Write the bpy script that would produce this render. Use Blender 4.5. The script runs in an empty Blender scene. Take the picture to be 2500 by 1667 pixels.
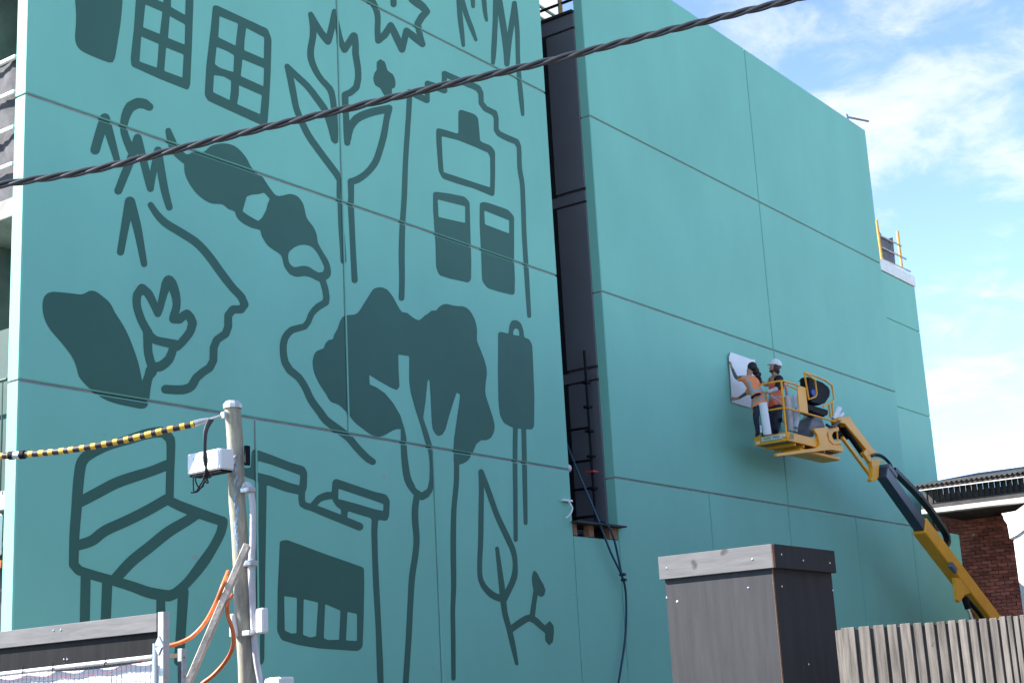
import bpy, bmesh, math, random
from mathutils import Vector, Matrix
from mathutils.geometry import delaunay_2d_cdt
random.seed(7)
V = Vector
SC = bpy.context.scene
COL = SC.collection
H = 1.6                      # eye height above the ground; heights below are given from eye level

# ------------------------------------------------------------------ camera
FPX, YAW, PITCH, ROLL = 3635.42, math.radians(35.576), math.radians(13.674), math.radians(-3.141)
Fw = V((math.cos(PITCH)*math.cos(YAW), math.cos(PITCH)*math.sin(YAW), math.sin(PITCH)))
_R = V((math.sin(YAW), -math.cos(YAW), 0)); _U = _R.cross(Fw)
Rt = _R*math.cos(ROLL) + _U*math.sin(ROLL)
Up = -_R*math.sin(ROLL) + _U*math.cos(ROLL)
cam = bpy.data.objects.new('camera', bpy.data.cameras.new('camera'))
cam.data.sensor_width = 36; cam.data.sensor_fit = 'HORIZONTAL'; cam.data.lens = 36*FPX/2500
cam.data.clip_start = .1; cam.data.clip_end = 5000
cam.matrix_world = Matrix(((Rt.x, Up.x, -Fw.x, 0), (Rt.y, Up.y, -Fw.y, 0), (Rt.z, Up.z, -Fw.z, H), (0, 0, 0, 1)))
COL.objects.link(cam); SC.camera = cam

# ------------------------------------------------------------------ light
SUN_EL = math.radians(37); SUN_AZ = V((-.64, .77, 0)).normalized()
SUN = (SUN_AZ*math.cos(SUN_EL) + V((0, 0, math.sin(SUN_EL)))).normalized()
w = bpy.data.worlds.new('World'); SC.world = w; w.use_nodes = True
nt = w.node_tree; N = nt.nodes; L = nt.links; N.clear()
out = N.new('ShaderNodeOutputWorld'); bg = N.new('ShaderNodeBackground'); L.new(bg.outputs[0], out.inputs[0])
sky = N.new('ShaderNodeTexSky'); sky.sky_type = 'NISHITA'; sky.sun_disc = False
sky.sun_elevation = SUN_EL; sky.sun_rotation = math.atan2(SUN.x, SUN.y)
sky.air_density = .62; sky.dust_density = .0; sky.ozone_density = 1.0
tc = N.new('ShaderNodeTexCoord'); sp = N.new('ShaderNodeSeparateXYZ'); L.new(tc.outputs['Generated'], sp.inputs[0])
def wm(op, a, b=None):
    m = N.new('ShaderNodeMath'); m.operation = op
    for i, v in enumerate((a, b)):
        if v is None: continue
        if isinstance(v, (int, float)): m.inputs[i].default_value = v
        else: L.new(v, m.inputs[i])
    return m.outputs[0]
zz = wm('ADD', wm('MAXIMUM', sp.outputs[2], 0.0), .18)
cx = wm('DIVIDE', sp.outputs[0], zz); cy = wm('DIVIDE', sp.outputs[1], zz)
cb = N.new('ShaderNodeCombineXYZ'); L.new(cx, cb.inputs[0]); L.new(cy, cb.inputs[1])
def wnoise(scale, detail, rough, dist, off):
    mp = N.new('ShaderNodeMapping'); mp.inputs['Location'].default_value = off
    L.new(cb.outputs[0], mp.inputs[0])
    n = N.new('ShaderNodeTexNoise'); n.inputs['Scale'].default_value = scale; n.inputs['Detail'].default_value = detail
    n.inputs['Roughness'].default_value = rough; n.inputs['Distortion'].default_value = dist
    L.new(mp.outputs[0], n.inputs['Vector']); return n.outputs['Fac']
CLOUD_OFF = (2.7, 3.1, 0)
n1 = wnoise(1.3, 3, .5, .2, CLOUD_OFF); n2 = wnoise(8.0, 8, .6, .3, (1.3, 4.4, 2))
cm = wm('ADD', wm('MULTIPLY', n1, .62), wm('MULTIPLY', n2, .46))
mr = N.new('ShaderNodeMapRange'); mr.interpolation_type = 'SMOOTHSTEP'
mr.inputs['From Min'].default_value = .515; mr.inputs['From Max'].default_value = .69; L.new(cm, mr.inputs[0])
mx = N.new('ShaderNodeMix'); mx.data_type = 'RGBA'
L.new(wm('MULTIPLY', mr.outputs[0], .8), mx.inputs[0]); L.new(sky.outputs[0], mx.inputs[6])
mx.inputs[7].default_value = (2.5, 2.6, 2.75, 1)
L.new(mx.outputs[2], bg.inputs[0]); bg.inputs[1].default_value = .138
sun = bpy.data.objects.new('sun', bpy.data.lights.new('sun', 'SUN')); COL.objects.link(sun)
sun.data.energy = 5.0; sun.data.angle = math.radians(.53); sun.data.color = (1, .95, .88)
sun.rotation_euler = (-SUN).to_track_quat('-Z', 'Y').to_euler()
vs = SC.view_settings; vs.view_transform = 'Standard'; vs.look = 'None'; vs.gamma = 1; vs.use_curve_mapping = False
vs.exposure = 1.76

# ------------------------------------------------------------------ pixel measurements -> points on real planes
def ray(px, py): return Fw*FPX + Rt*(px-1250) + Up*(833.5-py)
def at(px, py, ax, val):
    d = ray(px, py); return d*(val/d[ax])
def dep(px, py, d0):
    d = ray(px, py); return d*(d0/d.dot(Fw))

# ------------------------------------------------------------------ materials
def M(name, col, rough=.7, var=.12, scale=3.0, stretch=(1, 1, 1), bump=0.0, bscale=40, metal=0, spec=.4, col2=None, detail=5, rnd=0.0):
    m = bpy.data.materials.new(name); m.use_nodes = True
    nt = m.node_tree; N = nt.nodes; L = nt.links; b = N['Principled BSDF']
    b.inputs['Roughness'].default_value = rough; b.inputs['Metallic'].default_value = metal
    b.inputs['Specular IOR Level'].default_value = spec
    tc = N.new('ShaderNodeTexCoord'); mp = N.new('ShaderNodeMapping'); mp.inputs['Scale'].default_value = stretch
    L.new(tc.outputs['Object'], mp.inputs[0])
    n = N.new('ShaderNodeTexNoise'); n.inputs['Scale'].default_value = scale; n.inputs['Detail'].default_value = detail
    n.inputs['Roughness'].default_value = .6; L.new(mp.outputs[0], n.inputs['Vector'])
    r = N.new('ShaderNodeValToRGB')
    c2 = col2 or tuple(c*(1-var*1.6) for c in col)
    r.color_ramp.elements[0].position = .32; r.color_ramp.elements[0].color = (*c2, 1)
    r.color_ramp.elements[1].position = .68; r.color_ramp.elements[1].color = (*[min(1, c*(1+var*.5)) for c in col], 1)
    L.new(n.outputs['Fac'], r.inputs[0]); src = r.outputs[0]
    if rnd:
        oi = N.new('ShaderNodeObjectInfo'); hs = N.new('ShaderNodeHueSaturation')
        mr = N.new('ShaderNodeMapRange'); mr.inputs['To Min'].default_value = 1-rnd; mr.inputs['To Max'].default_value = 1+rnd
        L.new(oi.outputs['Random'], mr.inputs[0]); L.new(mr.outputs[0], hs.inputs['Value']); L.new(src, hs.inputs['Color']); src = hs.outputs[0]
    L.new(src, b.inputs['Base Color'])
    if bump:
        n2 = N.new('ShaderNodeTexNoise'); n2.inputs['Scale'].default_value = bscale; n2.inputs['Detail'].default_value = 4
        L.new(mp.outputs[0], n2.inputs['Vector'])
        bp = N.new('ShaderNodeBump'); bp.inputs['Strength'].default_value = bump; bp.inputs['Distance'].default_value = .02
        L.new(n2.outputs['Fac'], bp.inputs['Height']); L.new(bp.outputs[0], b.inputs['Normal'])
    m['src'] = 1
    return m

def add_spots(m, color, scale, thr, amount, seed, flat=(1, 1, 1)):
    """small sparse stains with a shape of their own"""
    nt = m.node_tree; N = nt.nodes; L = nt.links; b = N['Principled BSDF']
    src = b.inputs['Base Color'].links[0].from_socket
    tc = N.new('ShaderNodeTexCoord'); mp = N.new('ShaderNodeMapping'); mp.inputs['Location'].default_value = (seed, seed*2.3, seed*.7); mp.inputs['Scale'].default_value = flat
    L.new(tc.outputs['Object'], mp.inputs[0])
    wn = N.new('ShaderNodeTexNoise'); wn.inputs['Scale'].default_value = scale*5; wn.inputs['Detail'].default_value = 3
    L.new(mp.outputs[0], wn.inputs['Vector'])
    ad = N.new('ShaderNodeVectorMath'); ad.operation = 'MULTIPLY_ADD'; ad.inputs[1].default_value = (.09/scale*3,)*3
    L.new(wn.outputs['Color'], ad.inputs[0]); L.new(mp.outputs[0], ad.inputs[2])
    vo = N.new('ShaderNodeTexVoronoi'); vo.inputs['Scale'].default_value = scale; vo.inputs['Randomness'].default_value = 1
    L.new(ad.outputs[0], vo.inputs['Vector'])
    mr = N.new('ShaderNodeMapRange'); mr.inputs['From Min'].default_value = thr; mr.inputs['From Max'].default_value = thr*.4
    mr.inputs['To Min'].default_value = 0; mr.inputs['To Max'].default_value = amount
    L.new(vo.outputs['Distance'], mr.inputs[0])
    mx = N.new('ShaderNodeMix'); mx.data_type = 'RGBA'; L.new(mr.outputs[0], mx.inputs[0]); L.new(src, mx.inputs[6])
    mx.inputs[7].default_value = (*color, 1); L.new(mx.outputs[2], b.inputs['Base Color'])

TEAL = (.205, .512, .415)
m_teal = M('teal_paint', TEAL, .6, .045, .55, (1.2, 1.2, .7), .05, 6, spec=.2, detail=8)
add_spots(m_teal, (.44, .27, .26), .75, .034, .55, 3.1, (1, 0, 1))
add_spots(m_teal, (.12, .28, .25), 1.0, .034, .4, 8.7, (1, 0, 1))
m_mural = M('mural_dark_paint', (.050, .134, .105), .55, .07, .5, (1, 1, 1), .04, 8, spec=.15)
m_seal = M('joint_sealant', (.33, .31, .33), .8, .15, 6)
m_sealp = M('joint_sealant_painted', (.035, .075, .062), .8, .1, 6)
m_conc = M('raw_concrete', (.36, .35, .33), .85, .25, 1.4, bump=.2, bscale=15)
m_charcoal = M('charcoal_cladding', (.13, .132, .145), .32, .06, .7, spec=.5)
m_black = M('black_and_deep_shade', (.012, .013, .016), .5, .1, 3)  # black parts, and black painted in for deep shade
m_core = M('site_concrete_shaded', (.16, .16, .155), .9, .3, 1.2)  # concrete darkened in colour to carry the interior's shade
m_net = M('scaffold_net', (.16, .165, .19), .9, .3, 6, bump=.4, bscale=6)
m_dgreen = M('dark_green_wall', (.02, .06, .05), .6, .2, 2)
m_greyboard = M('grey_stained_board', (.115, .115, .12), .75, .16, 3, (1, 1.2, 12), .05, 20)
add_spots(m_greyboard, (.025, .025, .025), 3.4, .13, .85, 4.0, (0, 1, 1))
m_plyd = M('black_formply', (.010, .010, .011), .55, .3, 4, (5, 5, .6), .02, 30, spec=.1)
add_spots(m_plyd, (.06, .06, .06), 6, .03, .5, 1.2)
m_ply = M('dark_formply', (.041, .042, .046), .65, .12, 4, (5, 5, .5), .02, 30, spec=.15)
add_spots(m_ply, (.16, .16, .16), 5.5, .04, .5, 2.2)
m_plyedge = M('ply_edge', (.33, .17, .10), .8, .2, 20)
m_bare = M('bare_timber', (.62, .52, .42), .8, .25, 7, (1, 1, 1), .15, 40)
m_paling = M('weathered_paling', (.128, .113, .100), .85, .36, 4, (9, 9, .8), .08, 14, rnd=.2)
add_spots(m_paling, (.05, .04, .035), 4.5, .06, .8, 5.5, (0, 1, .8))
m_pole = M('pole_timber', (.37, .35, .28), .85, .22, 5, (5, 5, .35), .12, 18)
add_spots(m_pole, (.06, .05, .04), 16, .06, .9, 1.5)
m_galv = M('galvanised_steel', (.55, .57, .58), .4, .12, 12, metal=.55)
m_white = M('white_plastic', (.75, .75, .74), .45, .05, 5)
m_whitep = M('white_painted_timber', (.78, .77, .74), .6, .06, 3)
m_greywhite = M('grey_white_paint', (.42, .41, .39), .7, .2, 3)  # white toned down to an even grey
m_greyplastic = M('grey_conduit_plastic', (.56, .56, .60), .5, .06, 5)
m_rubber = M('black_rubber', (.014, .014, .016), .4, .2, 12, spec=.4)
m_cable = M('cable_sheath', (.03, .03, .031), .36, .3, 9, spec=1.0)
m_orange = M('orange_conduit', (.75, .17, .05), .45, .12, 8)
m_yellow = M('lift_yellow_paint', (.95, .41, .022), .45, .08, 2, spec=.35)
m_navy = M('lift_dark_blue_paint', (.035, .05, .075), .35, .1, 3, spec=.5)
m_chrome = M('chrome_rod', (.8, .8, .82), .12, .03, 3, metal=1)
m_black2 = M('black_cover', (.008, .008, .011), .7, .2, 6, spec=.15)
m_grey2 = M('mid_grey_metal', (.16, .16, .18), .5, .15, 5)
m_tyel = M('tiger_yellow', (.78, .45, .05), .5, .1, 10)
m_tblk = M('tiger_black', (.03, .03, .035), .45, .2, 10)
m_brick = M('red_brick', (.60, .20, .145), .85, .25, 9, bump=.3, bscale=50, rnd=.38)
m_darkbrick = M('dark_brick', (.095, .075, .068), .9, .25, 3)
m_mortar = M('mortar', (.72, .58, .50), .9, .2, 10)
m_corr = M('dark_corrugated_sheet', (.04, .038, .038), .6, .3, 3, (1, 1, 3))
m_roof = M('roof_sheet', (.06, .06, .06), .6, .25, 3)
m_fascia = M('old_fascia_timber', (.06, .053, .048), .8, .4, 4)
m_hose = M('blue_hose', (.012, .05, .09), .4, .15, 10)
m_cloth = M('shade_cloth', (.085, .085, .095), .9, .3, 5, bump=.4, bscale=5)
m_clothw = M('white_sheet', (.60, .60, .63), .8, .06, 3)
m_paper = M('white_paper', (.80, .80, .82), .6, .03, 2)
m_vest_a = M('orange_vest', (.97, .28, .11), .75, .12, 14, bump=.3, bscale=22)
m_vest_b = M('red_orange_vest', (.95, .19, .085), .75, .12, 14, bump=.3, bscale=22)
m_tape = M('reflective_tape', (.38, .37, .38), .4, .1, 14)
m_jeans = M('dark_jeans', (.028, .033, .055), .85, .35, 14)
m_olive = M('olive_sleeve', (.115, .125, .10), .85, .2, 14)
m_lgrey = M('pale_grey_sleeve', (.50, .47, .46), .85, .12, 14)
m_tee = M('black_tee', (.012, .012, .015), .85, .2, 14)
m_skin = M('skin', (.42, .22, .15), .55, .08, 20)
m_hair = M('dark_hair', (.010, .009, .011), .5, .2, 30)
m_hairb = M('brown_hair', (.05, .03, .022), .6, .2, 30)
m_red = M('red_band', (.55, .05, .06), .5, .1, 10)
m_pink = M('pink_tube', (.72, .30, .32), .5, .1, 10)
m_blue = M('blue_knob', (.03, .05, .35), .4, .1, 10)
m_scafy = M('scaffold_yellow', (.55, .30, .06), .5, .2, 8)
m_gravel = M('asphalt_ground', (.085, .085, .085), .9, .25, .6, bump=.3, bscale=4)
m_green = M('sign_green', (.20, .50, .12), .5, .05, 5)
m_faint = M('faint_blue_print', (.22, .32, .44), .5, .03, 5)
m_graff = M('pale_blue_spray', (.30, .50, .72), .7, .25, 20)
m_litter = M('clamp_steel', (.26, .27, .29), .35, .2, 12, metal=.8)
m_wire = M('wire_guard', (.10, .11, .13), .5, .1, 10)

# ------------------------------------------------------------------ mesh helpers
class MB:
    def __init__(s): s.v = []; s.f = []; s.mi = []; s.cur = 0
    def face(s, idx): s.f.append(tuple(idx)); s.mi.append(s.cur)
    def box(s, x0, x1, y0, y1, z0, z1):
        return s.obox(V(((x0+x1)/2, (y0+y1)/2, (z0+z1)/2)), V((abs(x1-x0)/2, 0, 0)), V((0, abs(y1-y0)/2, 0)), V((0, 0, abs(z1-z0)/2)))
    def obox(s, c, a, b, d):
        n = len(s.v)
        for i in (-1, 1):
            for j in (-1, 1):
                for k in (-1, 1): s.v.append(c + a*i + b*j + d*k)
        for q in ((0, 1, 3, 2), (4, 6, 7, 5), (0, 4, 5, 1), (2, 3, 7, 6), (0, 2, 6, 4), (1, 5, 7, 3)): s.face([n+i for i in q])
        return s
    def beam(s, p, q, wv, hv, upv=V((0, 0, 1)), ext=0.0):
        p = V(p); q = V(q); d = (q-p).normalized(); p = p-d*ext; q = q+d*ext
        side = d.cross(upv).normalized(); u = side.cross(d).normalized()
        return s.obox((p+q)/2, (q-p)/2, side*wv/2, u*hv/2)
    def tube(s, pts, r, n=8, caps=True):
        pts = [V(p) for p in pts]; base = len(s.v); k = len(pts)
        rs = r if isinstance(r, (list, tuple)) else [r]*k
        t0 = (pts[1]-pts[0]).normalized()
        u = t0.cross(V((0, 0, 1)))
        if u.length < .05: u = t0.cross(V((1, 0, 0)))
        u.normalize()
        for i, p in enumerate(pts):
            t = (pts[min(i+1, k-1)]-pts[max(i-1, 0)]).normalized()
            u = (u - t*u.dot(t)).normalized(); w_ = t.cross(u)
            for j in range(n):
                a = 2*math.pi*j/n; s.v.append(p + (u*math.cos(a) + w_*math.sin(a))*rs[i])
        for i in range(k-1):
            for j in range(n):
                a, b = base+i*n+j, base+i*n+(j+1) % n
                s.face((a, b, b+n, a+n))
        if caps:
            s.face([base+j for j in range(n)][::-1]); s.face([base+(k-1)*n+j for j in range(n)])
        return s
    def prism(s, poly, off):
        poly = [V(p) for p in poly]; off = V(off); n = len(s.v); k = len(poly)
        s.v += poly + [p+off for p in poly]
        s.face(range(n, n+k)); s.face([n+k+i for i in range(k)][::-1])
        for i in range(k): s.face((n+i, n+(i+1) % k, n+k+(i+1) % k, n+k+i))
        return s
    def ellip(s, c, r, nu=14, nv=9, zmin=-1.0):
        n = len(s.v); c = V(c)
        for i in range(nv+1):
            ph = -math.pi/2 + math.pi*i/nv; z = max(math.sin(ph), zmin)
            for j in range(nu):
                a = 2*math.pi*j/nu; s.v.append(c + V((r[0]*math.cos(ph)*math.cos(a), r[1]*math.cos(ph)*math.sin(a), r[2]*z)))
        for i in range(nv):
            for j in range(nu): s.face((n+i*nu+j, n+i*nu+(j+1) % nu, n+(i+1)*nu+(j+1) % nu, n+(i+1)*nu+j))
        return s
    def build(s, name, mats, parent=None, bevel=0, smooth=False, label=None):
        if not isinstance(mats, (list, tuple)): mats = [mats]
        me = bpy.data.meshes.new(name); me.from_pydata([(v.x, v.y, v.z+H) for v in s.v], [], s.f)
        for m in mats: me.materials.append(m)
        me.polygons.foreach_set('material_index', s.mi)
        bm = bmesh.new(); bm.from_mesh(me); bmesh.ops.recalc_face_normals(bm, faces=bm.faces)
        if bevel: bmesh.ops.bevel(bm, geom=[e for e in bm.edges if len(e.link_faces) == 2 and e.calc_face_angle(0) > .5], offset=bevel, segments=1, affect='EDGES', clamp_overlap=True)
        bm.to_mesh(me); bm.free()
        if smooth:
            me.polygons.foreach_set('use_smooth', [True]*len(me.polygons)); me.set_sharp_from_angle(angle=math.radians(42))
        return link(bpy.data.objects.new(name, me), parent, label)
def link(o, parent=None, label=None):
    COL.objects.link(o)
    if parent:
        o.parent = parent
        if parent.type == 'EMPTY': o.matrix_parent_inverse = Matrix.Translation(-parent.location)
    if label: o['label'] = label
    return o
def tag(o, label, cat, group=None):
    o['label'] = label; o['category'] = cat
    if group: o['group'] = group
    return o
def thing(name, label, cat, loc, group=None):
    o = bpy.data.objects.new(name, None); o.location = (loc[0], loc[1], loc[2]+H); o.empty_display_size = .2
    COL.objects.link(o); return tag(o, label, cat, group)
def struct(o): o['kind'] = 'structure'; return o
def piece(name, me, loc, parent, rotz=0.0, scale=None):
    o = bpy.data.objects.new(name, me); COL.objects.link(o); o.parent = parent
    if parent.type == 'EMPTY': o.matrix_parent_inverse = Matrix.Translation(-parent.location)
    o.location = (loc[0], loc[1], loc[2]+H); o.rotation_euler = (0, 0, rotz)
    if scale: o.scale = scale
    return o
def smooth_pts(pts, closed=False, step=9.0, sub=None):
    """Catmull-Rom through points of any dimension"""
    pts = [tuple(p) for p in pts]; n = len(pts); res = []
    rng = range(n if closed else n-1)
    for i in rng:
        g = lambda k: pts[k % n] if closed else pts[min(max(k, 0), n-1)]
        a, b, c, d = g(i-1), g(i), g(i+1), g(i+2)
        k = sub or max(1, int(math.hypot(c[0]-b[0], c[1]-b[1])/step))
        for j in range(k):
            t = j/k
            res.append(tuple(.5*(2*b[q]+(c[q]-a[q])*t+(2*a[q]-5*b[q]+4*c[q]-d[q])*t*t+(3*b[q]-a[q]-3*c[q]+d[q])*t**3) for q in range(len(b))))
    if not closed: res.append(pts[-1])
    return res
def curve3(pts, sub=8): return [V(p) for p in smooth_pts([tuple(p) for p in pts], sub=sub)]

# ------------------------------------------------------------------ ground
g = MB(); g.v = [V((-400, -400, -H)), V((600, -400, -H)), V((600, 600, -H)), V((-400, 600, -H))]; g.face((0, 1, 2, 3))
struct(g.build('ground', m_gravel))
g = MB(); g.box(6.2, 60, 10.8, 13.95, -H-.3, -H+.12); struct(g.build('footpath', m_conc, bevel=.02))

# ------------------------------------------------------------------ unseen brick block added behind the viewer to shade the lower wall
wh_ = thing('unseen_shade_block', 'long dark brick block, unseen, added to shade the lower teal wall', 'building', (20, -7, -H))
g = MB(); g.box(7, 75, -16, -2.6, -H, 6.6); g.build('wall', m_darkbrick, wh_)
g = MB(); g.box(6.9, 75.1, -16.1, -2.5, 6.61, 6.9); g.build('parapet', m_conc, wh_, bevel=.02)
for k in range(11):
    x = 9+k*6.0
    g = MB(); g.box(x, x+3.2, -2.598, -2.56, -H, 1.9) if k % 3 == 0 else g.box(x, x+2.2, -2.598, -2.57, 3.4, 5.2)
    g.build('roller_door' if k % 3 == 0 else 'window', m_charcoal, wh_)

# ------------------------------------------------------------------ teal buildings
WY = 14.0; Z = [-H-.05, 3.835, 7.29, 10.75, 14.52]
XL, XR, XA, XB, XG = 10.0, 21.06, 22.49, 36.46, 39.86
def panel(x0, x1, z0, z1, y0=WY, th=.2, ch=.014, gap=.015):
    b = MB(); x0 += gap; x1 -= gap; z0 += gap; z1 -= gap
    for (i, y) in ((0, y0+th), (0, y0+ch), (ch, y0)):
        b.v += [V((x0+i, y, z0+i)), V((x1-i, y, z0+i)), V((x1-i, y, z1-i)), V((x0+i, y, z1-i))]
    b.face((3, 2, 1, 0))
    for a in (0, 4):
        for k in range(4): b.face((a+k, a+(k+1) % 4, a+4+(k+1) % 4, a+4+k))
    b.face((8, 9, 10, 11)); return b
mural = thing('mural_building', 'teal concrete block covered in dark painted line drawings', 'building', (15.5, WY, -H))
for r in range(4):
    xs = [XL, 13.67, 17.36, XR] if r == 0 else [XL, 15.485, XR]
    for a, b_ in zip(xs, xs[1:]): panel(a, b_, Z[r], Z[r+1]).build('panel', m_teal, mural)
s = MB(); s.box(XL+.03, XR-.03, WY+.028, WY+.19, -H, 14.4); s.build('joint_seal', m_seal, mural)
s = MB(); s.box(XL+.45, XR-.2, 15.3, 26, -H, 15.6); s.build('core', m_core, mural)  # unseen top raised to keep sun off the slot cladding
s = MB(); s.box(XL+.2, XR-.05, WY+.201, 15.3, 14.0, 14.2); s.build('roof_slab', m_conc, mural)
# open floors seen past its left end
for z0, z1 in ((5.83, 6.07), (9.35, 9.62), (2.4, 2.62)):
    s = MB(); s.box(XL+.04, XL+4, WY+.21, 22, z0, z1); s.build('floor_slab', m_conc, mural, bevel=.01)
for z in (6.47, 6.93, 7.38, 7.83):
    s = MB(); s.tube([(XL+.02, WY+.22, z), (XL+.02, 20, z)], .028, 8); s.build('guard_rail', m_whitep, mural, smooth=True)
s = MB(); n = 36
for i in range(n+1):
    for j in range(7):
        y = WY+.22+i*.12; s.v.append(V((XL+.10+.05*math.sin(i*.9+j*.7)*math.cos(j*1.1+i*.3), y, 6.1+j*.29)))
for i in range(n):
    for j in range(6): s.face((i*7+j, i*7+j+1, (i+1)*7+j+1, (i+1)*7+j))
s.build('shade_cloth', m_cloth, mural, smooth=True)
s = MB(); s.box(XL+.3, XL+.4, WY+.21, 22, 2.62, 4.6); s.build('inner_wall', m_dgreen, mural)
s = MB(); s.tube([(XL+.02, WY+.22, 3.88), (XL+.02, 20, 3.88)], .02, 6)
for i in range(10): s.tube([(XL+.02, WY+.3+i*.12, 2.6), (XL+.02, WY+.3+i*.12, 3.88)], .008, 5)
s.build('balustrade', m_dgreen, mural)
s = MB(); s.box(XL+.0, XL+.05, WY+.25, WY+1.2, 1.9, 2.36); s.build('site_sign_board', m_white, mural, bevel=.02)
s = MB(); s.box(XL+.0, XL+.05, WY+.22, WY+1.2, 1.76, 1.84); s.build('orange_rail', m_orange, mural)
s = MB(); s.box(XL+.3, XL+.4, WY+.21, 22, -H, 2.4); s.build('painted_shade_wall', m_black, mural)  # black colour stands in for the shade of the interior

plain = thing('plain_building', 'tall blank teal concrete block of large panels beyond the dark slot', 'building', (29.5, WY, -H))
for r in range(1, 4):
    for a, b_ in zip([XA, 29.48, XB], [29.48, XB]): panel(a, b_, Z[r], Z[r+1]).build('panel', m_teal, plain)
xs = [XA, 25.95, 29.45, 33.0, 36.45, XG]
for a, b_ in zip(xs, xs[1:]): panel(a, b_, Z[0], Z[1]).build('panel', m_teal, plain)
panel(XR, XA, Z[0], 2.72, gap=.006).build('infill_panel', m_teal, plain)
s = MB(); s.box(XA+.03, XB-.03, WY+.028, WY+.19, -H, 14.4); s.box(XB-.03, XG-.03, WY+.028, WY+.19, -H, 3.8); s.build('joint_seal', m_seal, plain)
s = MB(); s.box(XA+.06, 29, WY+.2, 27, -H, 12.9); s.build('core', m_charcoal, plain)
s = MB(); s.box(29.01, XB-.02, WY+.2, 15.3, -H, 12.9); s.build('core', m_charcoal, plain)  # unseen depth kept shallow so sun reaches the eave and verandah
s = MB(); s.box(XA-.01, XA+.055, 14.87, 15.015, -H, 12.63); s.build('painted_gap_shade', m_black, plain)  # black strip painted in for the shade of a deep gap
s = MB(); s.box(XB, XG-.04, WY+.2, 21, -H, 3.8); s.build('added_sun_block', m_conc, plain)  # unseen block added behind the low wall to shade the brick
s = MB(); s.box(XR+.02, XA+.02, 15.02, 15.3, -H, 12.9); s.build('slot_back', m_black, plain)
# charcoal cladding on the flank inside the slot
for z0, z1 in ((12.64, 12.93), (9.36, 12.60), (9.10, 9.30), (5.93, 9.06), (5.68, 5.87), (2.9, 5.64)):
    s = MB(); s.box(XA-.02, XA+.05, WY+.202, 14.86 if z1-z0 > 1 else 14.99, z0, z1); s.build('cladding_sheet', m_charcoal, plain, bevel=.006)
s = MB(); s.box(XA-.06, XA+.05, WY+.202, 15.0, 12.935, 12.99); s.build('capping', m_black, plain)

far = thing('stepped_building', 'lower teal block with a pale parapet set back at the far end', 'building', (43, 16, -H))
FY = 16.0
for a, b_ in zip((-H-.05, 4.4, 7.9, 10.60), (4.4, 7.9, 10.60, 12.08)): panel(40.5, 44.3, a, b_, y0=FY).build('panel', m_teal, far)
s = MB(); s.box(40.53, 44.27, FY+.03, FY+9, -H, 12.0); s.build('core', m_teal, far)
s = MB(); s.box(40.5, 44.36, FY-.02, FY+.3, 12.09, 12.44); s.build('parapet', m_whitep, far, bevel=.01)

# ------------------------------------------------------------------ mural: hand-drawn outlines, in wall metres
REG = {'A': (0, 0, 2.8), 'B': (600, 0, 2.8), 'C': (0, 450, 2.57), 'D': (600, 450, 2.4125), 'E': (0, 950, 2.187), 'F': (600, 1000, 2.351)}
def q(reg, *pts):
    ox, oy, s_ = REG[reg]
    return [(ox+p[0]/s_, oy+p[1]/s_) + ((p[2]/s_,) if len(p) > 2 else ()) for p in pts]
def rounded(pts, r):
    res = []; n = len(pts)
    for i in range(n):
        a, b, c = V(pts[i-1][:2]), V(pts[i][:2]), V(pts[(i+1) % n][:2])
        d1 = min(r, (a-b).length*.4); d2 = min(r, (c-b).length*.4)
        p, q_ = b+(a-b).normalized()*d1, b+(c-b).normalized()*d2
        for t in (0, .25, .5, .75, 1): res.append(tuple(p*(1-t)**2 + b*2*t*(1-t) + q_*t*t))
    return res
def to_wall(p):
    w_ = at(p[0], p[1], 1, WY); return V((w_.x, w_.z))
STRIPS = []
JH, JV = .029, .029
for z in Z[1:4]: STRIPS.append((XL, XR, z-JH, z+JH))
for x, z0, z1 in ((15.485, Z[1], Z[4]), (13.67, Z[0], Z[1]), (17.36, Z[0], Z[1])): STRIPS.append((x-JV, x+JV, z0+JH+.0007, z1-JH-.0007))
def inside(c, face, vs):
    r = False; n = len(face)
    for i in range(n):
        a, b = vs[face[i-1]], vs[face[i]]
        if (a.y > c.y) != (b.y > c.y) and c.x < (b.x-a.x)*(c.y-a.y)/(b.y-a.y)+a.x: r = not r
    return r
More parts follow.
